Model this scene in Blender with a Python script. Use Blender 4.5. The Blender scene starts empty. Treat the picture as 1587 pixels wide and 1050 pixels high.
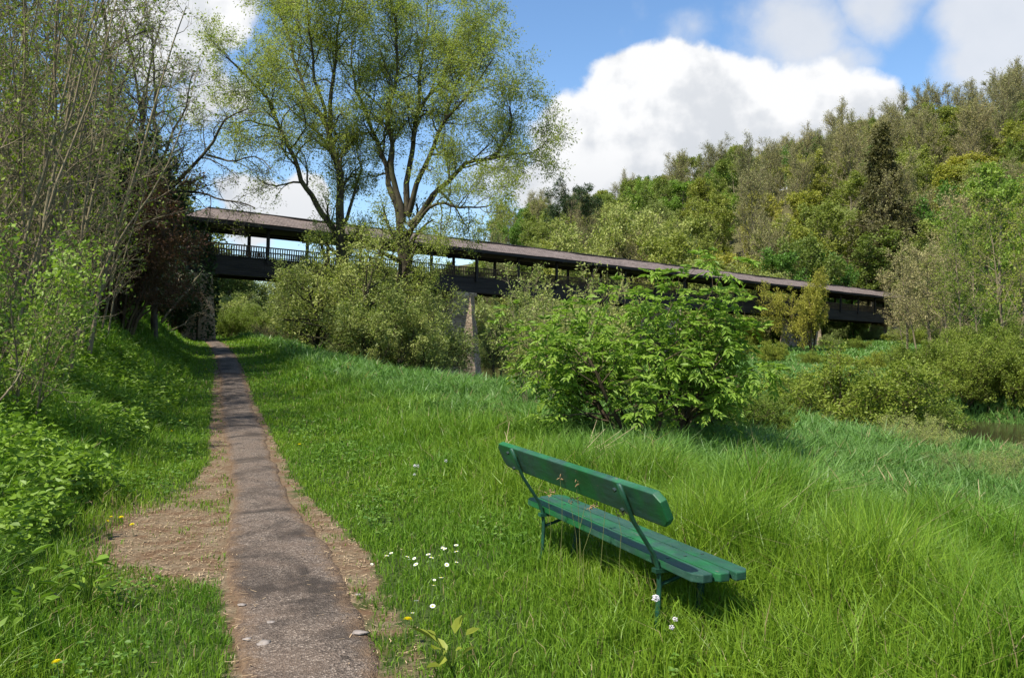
import bpy, math, random
import numpy as np
R = math.radians
SC = bpy.context.scene

# ------------------------------------------------------------------ camera, sky, sun, exposure
CAM_H, FPX = 1.65, 1300.0                      # eye height in m; focal length in pixels of a 1587 px wide frame
cam_d = bpy.data.cameras.new("camera"); cam = bpy.data.objects.new("camera", cam_d)
SC.collection.objects.link(cam); SC.camera = cam
cam.location = (0, 0, CAM_H); cam.rotation_euler = (R(90), 0, 0)
cam_d.sensor_width = 36; cam_d.lens = 36 * FPX / 1587; cam_d.clip_start = .1; cam_d.clip_end = 3000

SUN_EL, SUN_X, SUN_Y = R(57), -.76, -.65      # towards the sun: left, a little behind the camera
sun_dir = np.array([SUN_X * math.cos(SUN_EL), SUN_Y * math.cos(SUN_EL), math.sin(SUN_EL)]); sun_dir /= np.linalg.norm(sun_dir)
sl = bpy.data.lights.new("sun", 'SUN'); so = bpy.data.objects.new("sun", sl); SC.collection.objects.link(so)
sl.energy = 4.1; sl.angle = R(.55); sl.color = (1, .945, .84)
from mathutils import Vector
so.rotation_euler = Vector(-sun_dir).to_track_quat('-Z', 'Y').to_euler()
so.location = (-30, -10, 60)

SC.view_settings.view_transform = 'Standard'; SC.view_settings.look = 'None'
SC.view_settings.exposure = 1.05; SC.view_settings.gamma = 1.0
SC.view_settings.use_curve_mapping = False
SC.cycles.max_bounces = 6; SC.cycles.diffuse_bounces = 3; SC.cycles.glossy_bounces = 2
SC.cycles.transmission_bounces = 4; SC.cycles.transparent_max_bounces = 4
SC.cycles.use_denoising = True; SC.cycles.sample_clamp_indirect = 4.0

def px_dir(px, py):
    v = np.array([px - 793.5, FPX, 525.0 - py]); return v / np.linalg.norm(v)

world = bpy.data.worlds.new("World"); SC.world = world; world.use_nodes = True
def build_world():
    nt = world.node_tree; N = nt.nodes; Lk = nt.links; N.clear()
    out = N.new('ShaderNodeOutputWorld'); bg = N.new('ShaderNodeBackground'); bg.inputs[1].default_value = .112
    sky = N.new('ShaderNodeTexSky'); sky.sky_type = 'NISHITA'; sky.sun_disc = False
    sky.sun_elevation = SUN_EL; sky.sun_rotation = math.atan2(SUN_X, SUN_Y)
    sky.air_density = 1.0; sky.dust_density = .35; sky.ozone_density = 2.2; sky.altitude = 300
    tc = N.new('ShaderNodeTexCoord'); D0 = tc.outputs['Generated']
    def math_(op, a, b=None, c=None, clamp=False):
        m = N.new('ShaderNodeMath'); m.operation = op; m.use_clamp = clamp
        for i, v in enumerate((a, b, c)):
            if v is None: continue
            if isinstance(v, (int, float)): m.inputs[i].default_value = v
            else: Lk.new(v, m.inputs[i])
        return m.outputs[0]
    def mapr(v, a, b, c=0., d=1., smooth=True):
        m = N.new('ShaderNodeMapRange'); m.interpolation_type = 'SMOOTHSTEP' if smooth else 'LINEAR'
        Lk.new(v, m.inputs[0]); m.inputs[1].default_value = a; m.inputs[2].default_value = b
        m.inputs[3].default_value = c; m.inputs[4].default_value = d
        return m.outputs[0]
    def noise(vec, scale, detail, rough=.55):
        n = N.new('ShaderNodeTexNoise'); n.inputs['Scale'].default_value = scale
        n.inputs['Detail'].default_value = detail; n.inputs['Roughness'].default_value = rough
        Lk.new(vec, n.inputs['Vector']); return n.outputs[0]
    wn = N.new('ShaderNodeTexNoise'); wn.inputs['Scale'].default_value = 9; wn.inputs['Detail'].default_value = 5; Lk.new(D0, wn.inputs['Vector'])
    wa = N.new('ShaderNodeVectorMath'); wa.operation = 'MULTIPLY_ADD'; Lk.new(wn.outputs['Color'], wa.inputs[0]); wa.inputs[1].default_value = (.10, .10, .10); wa.inputs[2].default_value = (-.05, -.05, -.05)
    wb = N.new('ShaderNodeVectorMath'); wb.operation = 'ADD'; Lk.new(D0, wb.inputs[0]); Lk.new(wa.outputs[0], wb.inputs[1]); D = wb.outputs[0]
    def blobs(lst):
        tot = None
        for px, py, rad, amp in lst:
            c = px_dir(px, py)
            dn = N.new('ShaderNodeVectorMath'); dn.operation = 'DISTANCE'; Lk.new(D, dn.inputs[0]); dn.inputs[1].default_value = c
            b = mapr(dn.outputs['Value'], 0, rad / FPX, amp, 0)
            tot = b if tot is None else math_('MAXIMUM', tot, b)
        return tot
    off = N.new('ShaderNodeVectorMath'); off.operation = 'ADD'; Lk.new(D0, off.inputs[0]); off.inputs[1].default_value = (-.03, -.01, .045)
    n1 = noise(D0, 7, 9, .58); n1b = noise(off.outputs[0], 7, 4, .55); n2 = noise(D0, 5.5, 8, .6)
    # solid cumulus
    cum = blobs([(900, 225, 175, 1), (985, 165, 165, 1), (1045, 140, 120, .95), (1130, 195, 175, 1), (1250, 205, 160, 1), (1330, 190, 120, .85), (1000, 265, 190, 1), (880, 285, 160, .95),
                 (1120, 265, 170, 1), (335, 150, 120, .75), (455, 320, 100, .95), (375, 325, 110, .9), (240, 50, 170, .95), (330, 10, 120, .85), (60, 250, 160, .7), (180, 250, 110, .7)])
    d1 = math_('ADD', math_('MULTIPLY', cum, .95), math_('MULTIPLY', n1, 1.25))
    m1 = mapr(d1, 1.03, 1.22)
    # thin grey veil
    veil = blobs([(1240, 60, 190, .75), (1290, 110, 110, .7), (1370, -10, 140, .85), (1580, 30, 190, 1.05), (1500, 20, 120, .9), (1050, 70, 110, .55), (985, 35, 90, .45), (1180, 120, 160, .6), (1500, 240, 110, .6), (780, 270, 140, .8), (860, 290, 120, .8)])
    d2 = math_('ADD', math_('MULTIPLY', veil, .8), math_('MULTIPLY', n2, .9))
    m2 = mapr(d2, .68, 1.06, 0, .95)
    # elsewhere in the sky: broken cloud out of frame
    sep = N.new('ShaderNodeSeparateXYZ'); Lk.new(D0, sep.inputs[0])
    beh = mapr(sep.outputs['Y'], .55, .2)
    m3 = math_('MULTIPLY', mapr(n2, .52, .66), beh)
    # brightness: sun side of each billow white, undersides grey
    rel = math_('SUBTRACT', n1, n1b)
    lit = mapr(rel, -.09, .10, 0, 1)
    low = mapr(sep.outputs['Z'], .13, .27, 0, 1)
    lit = math_('MULTIPLY', math_('ADD', math_('MULTIPLY', lit, .62), .45), math_('ADD', math_('MULTIPLY', low, .45), .6), clamp=True)
    cr = N.new('ShaderNodeMix'); cr.data_type = 'RGBA'; Lk.new(lit, cr.inputs[0])
    cr.inputs[6].default_value = (2.2, 2.42, 2.75, 1); cr.inputs[7].default_value = (4.3, 4.33, 4.38, 1)
    vg = N.new('ShaderNodeMix'); vg.data_type = 'RGBA'; Lk.new(n1, vg.inputs[0])
    vg.inputs[6].default_value = (2.7, 2.95, 3.35, 1); vg.inputs[7].default_value = (3.9, 4.0, 4.2, 1)
    hs = N.new('ShaderNodeHueSaturation'); hs.inputs['Saturation'].default_value = 1.12; hs.inputs['Value'].default_value = .88
    Lk.new(sky.outputs[0], hs.inputs['Color'])
    def mix(f, a, b):
        m = N.new('ShaderNodeMix'); m.data_type = 'RGBA'; Lk.new(f, m.inputs[0]); Lk.new(a, m.inputs[6]); Lk.new(b, m.inputs[7]); return m.outputs[2]
    c = mix(m3, hs.outputs[0], vg.outputs[2]); c = mix(m2, c, vg.outputs[2]); c = mix(m1, c, cr.outputs[2])
    Lk.new(c, bg.inputs[0]); Lk.new(bg.outputs[0], out.inputs[0])
build_world()

# ------------------------------------------------------------------ helpers: objects, meshes, materials
def link(o, parent=None):
    SC.collection.objects.link(o)
    if parent is not None: o.parent = parent
    return o
def tag(o, label=None, cat=None, group=None, kind=None):
    if label: o["label"] = label
    if cat: o["category"] = cat
    if group: o["group"] = group
    if kind: o["kind"] = kind
    return o
def empty(name, loc=(0, 0, 0), rot=(0, 0, 0)):
    o = bpy.data.objects.new(name, None); o.location = loc; o.rotation_euler = rot; o.empty_display_size = .2
    return link(o)

class Geo:
    """collects vertices and faces (any size) with one float and one colour per vertex"""
    def __init__(s): s.V = []; s.L = []; s.S = []; s.M = []; s.A = []; s.C = []; s.n = 0
    def add(s, V, faces, mat=0, v=None, col=None):
        V = np.asarray(V, float).reshape(-1, 3); faces = np.asarray(faces)
        s.V.append(V); s.L.append((faces + s.n).ravel()); s.S.append(np.full(len(faces), faces.shape[1], np.int32))
        s.M.append(np.full(len(faces), mat, np.int32))
        s.A.append(np.zeros(len(V)) if v is None else np.broadcast_to(v, (len(V),)))
        s.C.append(np.zeros((len(V), 3)) if col is None else np.broadcast_to(col, (len(V), 3)))
        s.n += len(V); return s
    def mesh(s, name, mats, smooth=False, attr=True, colattr=False):
        me = bpy.data.meshes.new(name)
        if s.n:
            V = np.concatenate(s.V); L = np.concatenate(s.L).astype(np.int32); S = np.concatenate(s.S); M = np.concatenate(s.M)
            me.vertices.add(len(V)); me.vertices.foreach_set('co', V.astype(np.float32).ravel())
            me.loops.add(len(L)); me.loops.foreach_set('vertex_index', L)
            me.polygons.add(len(S)); st = np.concatenate([[0], np.cumsum(S)[:-1]]).astype(np.int32)
            me.polygons.foreach_set('loop_start', st)
            if len(mats) > 1: me.polygons.foreach_set('material_index', M)
            if smooth: me.polygons.foreach_set('use_smooth', np.ones(len(S), bool))
            else: me.polygons.foreach_set('use_smooth', np.zeros(len(S), bool))
            if attr:
                a = me.attributes.new('v', 'FLOAT', 'POINT'); a.data.foreach_set('value', np.concatenate(s.A).astype(np.float32))
            if colattr:
                C = np.concatenate(s.C); C = np.concatenate([C, np.ones((len(C), 1))], 1)
                a = me.attributes.new('Col', 'FLOAT_COLOR', 'POINT'); a.data.foreach_set('color', C.astype(np.float32).ravel())
            me.update(calc_edges=True)
        for m in mats: me.materials.append(m)
        return me
    def obj(s, name, mats, parent=None, **k):
        if not isinstance(mats, (list, tuple)): mats = [mats]
        return link(bpy.data.objects.new(name, s.mesh(name, mats, **k)), parent)

def norm(v):
    v = np.asarray(v, float); return v / np.maximum(np.linalg.norm(v, axis=-1, keepdims=True), 1e-9)

BOXF = np.array([[0, 3, 2, 1], [4, 5, 6, 7], [0, 1, 5, 4], [1, 2, 6, 5], [2, 3, 7, 6], [3, 0, 4, 7]])
def box(g, c, size, ax=None, mat=0):
    h = np.array(size) / 2
    P = np.array([[-1, -1, -1], [1, -1, -1], [1, 1, -1], [-1, 1, -1], [-1, -1, 1], [1, -1, 1], [1, 1, 1], [-1, 1, 1]]) * h
    if ax is not None: P = P @ np.array(ax)
    g.add(P + np.array(c), BOXF, mat)
def tube(g, pts, rad, k=6, mat=0, cap=True, v=0., flat=None):
    pts = np.asarray(pts, float); n = len(pts); rad = np.broadcast_to(rad, (n,))
    T = np.empty_like(pts); T[1:-1] = pts[2:] - pts[:-2]; T[0] = pts[1] - pts[0]; T[-1] = pts[-1] - pts[-2]; T = norm(T)
    ref = np.array([0, 0, 1.]) if abs(T[0, 2]) < .9 else np.array([1., 0, 0])
    U = np.empty_like(pts); u = np.cross(ref, T[0])
    for i in range(n):
        u = u - T[i] * np.dot(u, T[i]); u = u / max(np.linalg.norm(u), 1e-9); U[i] = u
    W = np.cross(T, U); a = np.arange(k) * 2 * math.pi / k
    ca, sa = np.cos(a), np.sin(a)
    f1, f2 = flat if flat else (1, 1)
    V = pts[:, None, :] + rad[:, None, None] * (U[:, None, :] * ca[None, :, None] * f1 + W[:, None, :] * sa[None, :, None] * f2)
    i = np.arange(n - 1)[:, None] * k; j = np.arange(k)[None, :]; j2 = (j + 1) % k
    F = np.stack([i + j, i + j2, i + k + j2, i + k + j], -1).reshape(-1, 4)
    g.add(V.reshape(-1, 3), F, mat, v)
    if cap and k >= 4:
        base = g.n - n * k
        g.L.append(np.arange(k)[::-1] + base); g.S.append(np.array([k], np.int32)); g.M.append(np.array([mat], np.int32))
        g.L.append(np.arange(k) + base + (n - 1) * k); g.S.append(np.array([k], np.int32)); g.M.append(np.array([mat], np.int32))

class Mat:
    def __init__(s, name):
        s.m = bpy.data.materials.new(name); s.m.use_nodes = True; s.nt = s.m.node_tree; s.N = s.nt.nodes; s.N.clear()
        s.out = s.N.new('ShaderNodeOutputMaterial'); s.tc = None
    def new(s, t, **k):
        n = s.N.new(t)
        for a, b in k.items(): setattr(n, a, b)
        return n
    def l(s, a, b): s.nt.links.new(a, b)
    def obj(s):
        if s.tc is None: s.tc = s.new('ShaderNodeTexCoord')
        return s.tc.outputs['Object']
    def noise(s, scale, detail=4, rough=.55, vec=None, stretch=None, dist=0):
        n = s.new('ShaderNodeTexNoise'); n.inputs['Scale'].default_value = scale; n.inputs['Detail'].default_value = detail
        n.inputs['Roughness'].default_value = rough; n.inputs['Distortion'].default_value = dist
        vec = vec or s.obj()
        if stretch:
            mp = s.new('ShaderNodeMapping'); mp.inputs['Scale'].default_value = stretch; s.l(vec, mp.inputs[0]); vec = mp.outputs[0]
        s.l(vec, n.inputs['Vector']); return n.outputs[0]
    def ramp(s, fac, stops, interp='LINEAR'):
        r = s.new('ShaderNodeValToRGB'); r.color_ramp.interpolation = interp; e = r.color_ramp.elements
        while len(e) < len(stops): e.new(.5)
        for q, (p, c) in zip(e, stops):
            q.position = p; q.color = (*c, 1) if len(c) == 3 else c
        s.l(fac, r.inputs[0]); return r.outputs[0]
    def mix(s, f, a, b, mode='MIX'):
        m = s.new('ShaderNodeMix', data_type='RGBA', blend_type=mode)
        for i, v in ((0, f), (6, a), (7, b)):
            if isinstance(v, (int, float)): m.inputs[i].default_value = v
            elif isinstance(v, tuple): m.inputs[i].default_value = (*v, 1)
            else: s.l(v, m.inputs[i])
        return m.outputs[2]
    def rng(s, v, a, b, c=0., d=1.):
        m = s.new('ShaderNodeMapRange'); s.l(v, m.inputs[0])
        for i, q in enumerate((a, b, c, d)): m.inputs[i + 1].default_value = q
        return m.outputs[0]
    def math(s, op, a, b):
        m = s.new('ShaderNodeMath', operation=op)
        for i, v in enumerate((a, b)):
            if isinstance(v, (int, float)): m.inputs[i].default_value = v
            else: s.l(v, m.inputs[i])
        return m.outputs[0]
    def attr(s, name, out='Fac'):
        a = s.new('ShaderNodeAttribute', attribute_name=name); return a.outputs[out]
    def bump(s, h, strength=.5, dist=.02):
        b = s.new('ShaderNodeBump'); b.inputs['Strength'].default_value = strength; b.inputs['Distance'].default_value = dist
        s.l(h, b.inputs['Height']); return b.outputs[0]
    def surf(s, col, rough=.8, bump=None, spec=.3, metal=0.):
        p = s.new('ShaderNodeBsdfPrincipled')
        if isinstance(col, tuple): p.inputs['Base Color'].default_value = (*col, 1)
        else: s.l(col, p.inputs['Base Color'])
        if isinstance(rough, (int, float)): p.inputs['Roughness'].default_value = rough
        else: s.l(rough, p.inputs['Roughness'])
        p.inputs['Specular IOR Level'].default_value = spec; p.inputs['Metallic'].default_value = metal
        if bump is not None: s.l(bump, p.inputs['Normal'])
        s.p = p; s.l(p.outputs[0], s.out.inputs[0]); return s.m
    def leaf(s, col, trans=.35, rough=.5, spec=.25, tint=(1.1, 1.25, .6)):
        s.surf(col, rough, spec=spec)
        t = s.new('ShaderNodeBsdfTranslucent')
        if isinstance(col, tuple): t.inputs[0].default_value = (*[a * b for a, b in zip(col, tint)], 1)
        else: s.l(s.mix(1., col, tint, 'MULTIPLY'), t.inputs[0])
        x = s.new('ShaderNodeMixShader'); x.inputs[0].default_value = trans
        s.l(s.p.outputs[0], x.inputs[1]); s.l(t.outputs[0], x.inputs[2]); s.l(x.outputs[0], s.out.inputs[0]); return s.m

def leaf_mat(name, c0, c1, c2, trans=.35, hue=.02, val=.25):
    """three leaf colours by the per-leaf value v; each tree shifts a little by its own random number"""
    m = Mat(name); c = m.ramp(m.attr('v'), [(.0, c0), (.5, c1), (1., c2)])
    oi = m.new('ShaderNodeObjectInfo'); h = m.new('ShaderNodeHueSaturation'); m.l(c, h.inputs['Color'])
    m.l(m.rng(oi.outputs['Random'], 0, 1, .5 - hue, .5 + hue), h.inputs['Hue']); m.l(m.rng(oi.outputs['Random'], 0, 1, 1 + val, 1 - val), h.inputs['Value'])
    return m.leaf(h.outputs[0], trans)
def bark_mat(name, c0, c1, sc=6):
    m = Mat(name); n = m.noise(sc, 6, .65, stretch=(1, 1, .25)); n2 = m.noise(1.3, 3)
    c = m.mix(m.rng(n2, .45, .65), m.ramp(n, [(.3, c0), (.7, c1)]), tuple(.55 * a + .45 * b for a, b in zip(c1, (.10, .11, .04))))
    return m.surf(c, .9, m.bump(n, .6, .03), .15)

# value noise on the plane
_h = np.random.default_rng(5).random((256, 256))
def vnoise(x, y, sc=1.0):
    x = np.asarray(x, float) * sc + 1000; y = np.asarray(y, float) * sc + 1000
    xi = np.floor(x).astype(int); yi = np.floor(y).astype(int); fx = x - xi; fy = y - yi
    fx = fx * fx * (3 - 2 * fx); fy = fy * fy * (3 - 2 * fy)
    a = _h[xi % 256, yi % 256]; b = _h[(xi + 1) % 256, yi % 256]; c = _h[xi % 256, (yi + 1) % 256]; d = _h[(xi + 1) % 256, (yi + 1) % 256]
    return (a * (1 - fx) + b * fx) * (1 - fy) + (c * (1 - fx) + d * fx) * fy
def sst(x): x = np.clip(x, 0, 1); return x * x * (3 - 2 * x)

# ------------------------------------------------------------------ the lie of the land
ZW = -1.5                                     # river level
NEAR_BANK = np.array([(160, 8), (60, 16), (30, 20), (16, 22), (10, 26.5), (6, 28.5), (2, 33), (-2, 40), (-7, 52), (-14, 75), (-26, 110), (-45, 160), (-110, 300), (-200, 480)], float)
FAR_BANK = np.array([(170, 18), (120, 22), (45, 27), (30, 29), (19, 31.5), (14.5, 36), (13, 45), (12, 60), (10, 78), (4, 100), (-8, 130), (-25, 175), (-85, 320), (-170, 500)], float)
def path_x(y):
    y = np.asarray(y, float); return .45 - .35 * y - 1.1 * (np.maximum(0, y - 28) / 22) ** 2 * (y < 72) - (y >= 72) * (4.4 + .2 * (y - 72))
def path_z(y): return 1.6 * sst((np.asarray(y, float) - 18) / 34)
def side(x, y): return (x - path_x(y)) * .944
def bankdist(x, y, B):
    best = np.full(np.shape(x), 1e9)
    for a, b in zip(B[:-1], B[1:]):
        d = b - a; t = np.clip(((x - a[0]) * d[0] + (y - a[1]) * d[1]) / (d @ d), 0, 1)
        best = np.minimum(best, np.hypot(x - a[0] - t * d[0], y - a[1] - t * d[1]))
    return np.where(x < np.interp(y, B[:, 1], B[:, 0]), best, -best)
def terr(x, y):
    x = np.asarray(x, float); y = np.asarray(y, float)
    s = side(x, y); e = bankdist(x, y, NEAR_BANK); f = -bankdist(x, y, FAR_BANK)
    zp = path_z(y)
    lf = (1.1 + .05 * np.clip(y, 0, 55)) * sst((-s - 1.1) / 4.6) + .25 * np.maximum(0, -s - 5)
    lf = np.minimum(lf, 12)
    z = zp + np.where(s < 0, lf, 0)
    z = z - .115 * np.maximum(0, x - 1.6) * sst((s - .8) / 3)
    k = sst(e / 9.5)
    z = np.where(s > 0, np.maximum(z * k + (ZW - .05) * (1 - k), ZW + .06 * np.minimum(e, 2)), z)
    z = np.where((e < 0), ZW - .9 * sst(-e / 2.0), z)
    # far bank and hill
    u = .61 * x + .79 * (y - 140)
    hf = np.clip(.49 + .44 * x / 150, .12, .80)
    hill = .345 * hf * 95 * (np.tanh(np.maximum(u, 0) / 95 - .0) * 1.9) + .03 * np.maximum(0, u + 40)
    far = -.55 + .55 * sst((f - 3) / 30) + hill
    zf = (ZW - .9) * (1 - sst((f + 2) / 3.5)) + far * sst((f + 2) / 3.5)
    z = np.where(f > -2, zf, z)
    z = z + .05 * (vnoise(x, y, .7) - .5) * sst((np.abs(s) - .5) / .6)
    z = z + 2.0 * (vnoise(x, y, .04) - .5) * sst(u / 40)
    return z
def tz(x, y): return float(terr(np.array([x]), np.array([y]))[0])
def gx(px, d): return (px - 793.5) / FPX * d
def at(px, py, d): return np.array([gx(px, d), d, CAM_H - (py - 525.0) / FPX * d])
def foot(px, d, dz=0.): x = gx(px, d); return (x, d, tz(x, d) + dz)
def ground_hit(px, py, hgt=0.):
    """where the ray through a photo pixel meets the ground (plus a height)"""
    d = np.linspace(3, 120, 4000); x = gx(px, d); z = CAM_H - (py - 525.0) / FPX * d
    i = np.argmax(z <= terr(x, d) + hgt); return float(x[i]), float(d[i])

PW = ([3, 4.5, 5.6, 6.8, 7.9, 10, 13, 17, 25], [.33, .34, .38, .385, .30, .29, .33, .37, .40])
def dryness(x, y):
    s = side(x, y)
    l = sst(1 - (np.abs(s + np.interp(y, [8.5, 11, 18], [.62, .42, .46])) / np.interp(y, [5, 5.8, 6.6, 8, 9, 9.8, 12], [.25, .50, .62, .60, .48, .22, .18])) ** 2) * sst((y - 4.7 - 1.2 * vnoise(x, y, 2.5)) / 1.3) * (1 - sst((y - 27) / 8))
    l2 = np.exp(-((y - 7.0) / 1.5) ** 2 - ((s + .95) / .5) ** 2) * 1.25
    r = sst(1 - ((s - np.interp(y, [6, 8, 10, 18], [.50, .44, .36, .42])) / np.interp(y, [3.9, 4.6, 5.4, 6.4, 7.4, 8.2, 9], [.10, .19, .13, .22, .20, .10, .07])) ** 2) * sst((y - 3.7) / .5) * (1 - sst((y - 24) / 8))
    edge = sst((np.interp(y, *PW) + .10 - np.abs(s)) / .10)
    n = vnoise(x, y, 1.7) * .6 + vnoise(x, y, 4.6) * .4
    return np.clip(np.maximum.reduce([l * (.15 + 1.45 * n), l2 * (.35 + 1.05 * n), r * (.05 + 1.45 * n), edge * (.3 + .9 * n)]), 0, 1)

def ground():
    def axis(lo, a, b, hi, st, gr):
        mid = np.arange(a, b, st); out = [b]; q = st
        while out[-1] < hi: q *= gr; out.append(out[-1] + q)
        inn = [a]; q = st
        while inn[-1] > lo: q *= gr; inn.append(inn[-1] - q)
        return np.concatenate([inn[:0:-1], mid, out])
    X = axis(-500, -6, 5, 600, .11, 1.045); Y = axis(-70, 2.5, 16, 900, .11, 1.035)
    gxx, gyy = np.meshgrid(X, Y, indexing='ij'); V = np.stack([gxx, gyy, terr(gxx, gyy)], -1).reshape(-1, 3)
    nx, ny = len(X), len(Y); i = np.arange(nx - 1)[:, None] * ny; j = np.arange(ny - 1)[None, :]
    F = np.stack([i + j, i + ny + j, i + ny + j + 1, i + j + 1], -1).reshape(-1, 4)
    x, y = V[:, 0], V[:, 1]; e = bankdist(x, y, NEAR_BANK); f = -bankdist(x, y, FAR_BANK)
    wild = np.where((f > -3) | (e < 1.0), 1., 0.)
    col = np.stack([dryness(x, y), wild, np.where(((f > -3) & (f < 1.5)) | (e < 1.2) & (f < 1.5), 1., 0.)], -1)
    g = Geo(); g.add(V, F, 0, 0, col)
    m = Mat('soil_and_turf'); ca = m.new('ShaderNodeAttribute', attribute_name='Col'); sp = m.new('ShaderNodeSeparateXYZ'); m.l(ca.outputs['Color'], sp.inputs[0])
    n = m.noise(9, 6, .65); nf = m.noise(60, 4, .7); nb = m.noise(1.2, 3)
    turf = m.ramp(n, [(.3, (.030, .045, .012)), (.7, (.055, .085, .02))])
    straw = m.ramp(m.noise(38, 6, .72, stretch=(1, 1.8, 1)), [(.3, (.085, .055, .032)), (.5, (.165, .125, .078)), (.72, (.30, .24, .16))])
    straw = m.mix(m.rng(m.noise(4.2, 5, .62), .40, .60), m.ramp(nf, [(.3, (.075, .045, .026)), (.7, (.17, .105, .06))]), straw)
    wood = m.ramp(nb, [(.3, (.06, .062, .022)), (.55, (.09, .08, .035)), (.75, (.07, .09, .026))])
    k = m.rng(m.math('ADD', sp.outputs[0], m.math('MULTIPLY', m.math('SUBTRACT', n, .5), .9)), .28, .55)
    c = m.mix(k, turf, straw); c = m.mix(sp.outputs[1], c, wood); c = m.mix(sp.outputs[2], c, (.05, .04, .022))
    mt = m.surf(c, .95, m.bump(nf, .7, .02), .1)
    tag(g.obj('ground', mt, smooth=True, attr=False, colattr=True), kind='structure')
ground()

def path():
    Y = np.concatenate([np.arange(-8, 16, .09), np.arange(16, 75, .35)]); W = np.linspace(-1, 1, 25); rng = np.random.default_rng(3)
    yy, ww = np.meshgrid(Y, W, indexing='ij')
    half = np.interp(yy, *PW) + .09 * (vnoise(yy * 0 + np.sign(ww) * 50, yy, 1.3) - .5) + .045 * (vnoise(np.sign(ww) * 90, yy, 4.) - .5)
    s = ww * half; x = path_x(yy) + s / .944
    z = terr(x, yy) + .014 + .02 * (1 - ww ** 2) + .012 * (vnoise(x, yy, 3.) - .5)
    z = np.where(np.abs(ww) > .97, z - .03, z)
    V = np.stack([x, yy, z], -1).reshape(-1, 3); ny, nw = len(Y), len(W)
    i = np.arange(ny - 1)[:, None] * nw; j = np.arange(nw - 1)[None, :]
    F = np.stack([i + j, i + j + 1, i + nw + j + 1, i + nw + j], -1).reshape(-1, 4)
    g = Geo(); g.add(V, F, 0, np.abs(ww).ravel())
    m = Mat('worn_asphalt'); vo = m.new('ShaderNodeTexVoronoi'); vo.inputs['Scale'].default_value = 95; m.l(m.obj(), vo.inputs['Vector'])
    n = m.noise(3.2, 5, .6); nf = m.noise(120, 3, .7); nb = m.noise(1.1, 6, .62, dist=.6)
    sepv = m.new('ShaderNodeSeparateColor'); m.l(vo.outputs['Color'], sepv.inputs[0])
    c = m.ramp(sepv.outputs[0], [(.0, (.055, .043, .034)), (.55, (.125, .097, .076)), (.85, (.21, .165, .13)), (1, (.34, .28, .225))])
    c = m.mix(m.rng(n, .4, .65), c, m.mix(.45, c, (.15, .105, .075)))
    c = m.mix(m.rng(nb, .47, .60, 0, .85), c, (.038, .030, .024))          # irregular darker patches scattered along the path
    ck = m.new('ShaderNodeTexVoronoi', feature='DISTANCE_TO_EDGE'); ck.inputs['Scale'].default_value = 1.7
    wv = m.new('ShaderNodeTexNoise'); wv.inputs['Scale'].default_value = 5; wv.inputs['Detail'].default_value = 5; m.l(m.obj(), wv.inputs['Vector'])
    wa = m.new('ShaderNodeVectorMath', operation='MULTIPLY_ADD'); m.l(wv.outputs['Color'], wa.inputs[0]); wa.inputs[1].default_value = (.35, .35, .35); m.l(m.obj(), wa.inputs[2]); m.l(wa.outputs[0], ck.inputs['Vector'])
    c = m.mix(m.math('MULTIPLY', m.rng(ck.outputs['Distance'], .004, .016, 1, 0), m.rng(m.noise(.9, 3), .45, .6, 0, .8)), c, (.025, .02, .016))
    c = m.mix(m.math('MULTIPLY', m.rng(m.math('ADD', m.attr('v'), m.math('MULTIPLY', m.math('SUBTRACT', m.noise(7, 5, .65), .5), .8)), .62, .95), .85), c,
              m.ramp(m.noise(30, 5, .7), [(.35, (.07, .042, .024)), (.65, (.20, .13, .075))]))
    mt = m.surf(c, .93, m.bump(m.math('ADD', vo.outputs['Distance'], m.math('MULTIPLY', nf, .6)), .8, .012), .2)
    tag(g.obj('path', mt, smooth=True), kind='structure')
path()

def river():
    g = Geo(); P = []
    n = len(NEAR_BANK); t = np.linspace(0, 1, 90)
    def samp(B):
        L = np.concatenate([[0], np.cumsum(np.hypot(*np.diff(B, axis=0).T))]); q = t * L[-1]
        return np.stack([np.interp(q, L, B[:, 0]), np.interp(q, L, B[:, 1])], -1)
    ys = np.concatenate([np.linspace(8, 60, 60), np.linspace(61, 470, 70)])
    a = np.interp(ys, NEAR_BANK[:, 1], NEAR_BANK[:, 0]) - 1.2; b = np.interp(ys, FAR_BANK[:, 1], FAR_BANK[:, 0]) + 1.2
    b = np.maximum(b, np.where(ys < 22, 170, b))
    V = np.concatenate([np.stack([a, ys, ys * 0 + ZW], -1), np.stack([b, ys, ys * 0 + ZW], -1)]); k = len(ys); i = np.arange(k - 1)
    g.add(V, np.stack([i, i + k, i + k + 1, i + 1], -1))
    m = Mat('river_water'); n = m.noise(2.2, 5, .6, stretch=(1, .45, 1)); c = m.ramp(m.noise(.3, 3), [(.3, (.028, .022, .011)), (.7, (.05, .038, .018))])
    mt = m.surf(c, .12, m.bump(n, .12, .05), .5)
    tag(g.obj('river', mt, attr=False), kind='structure')
river()

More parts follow.
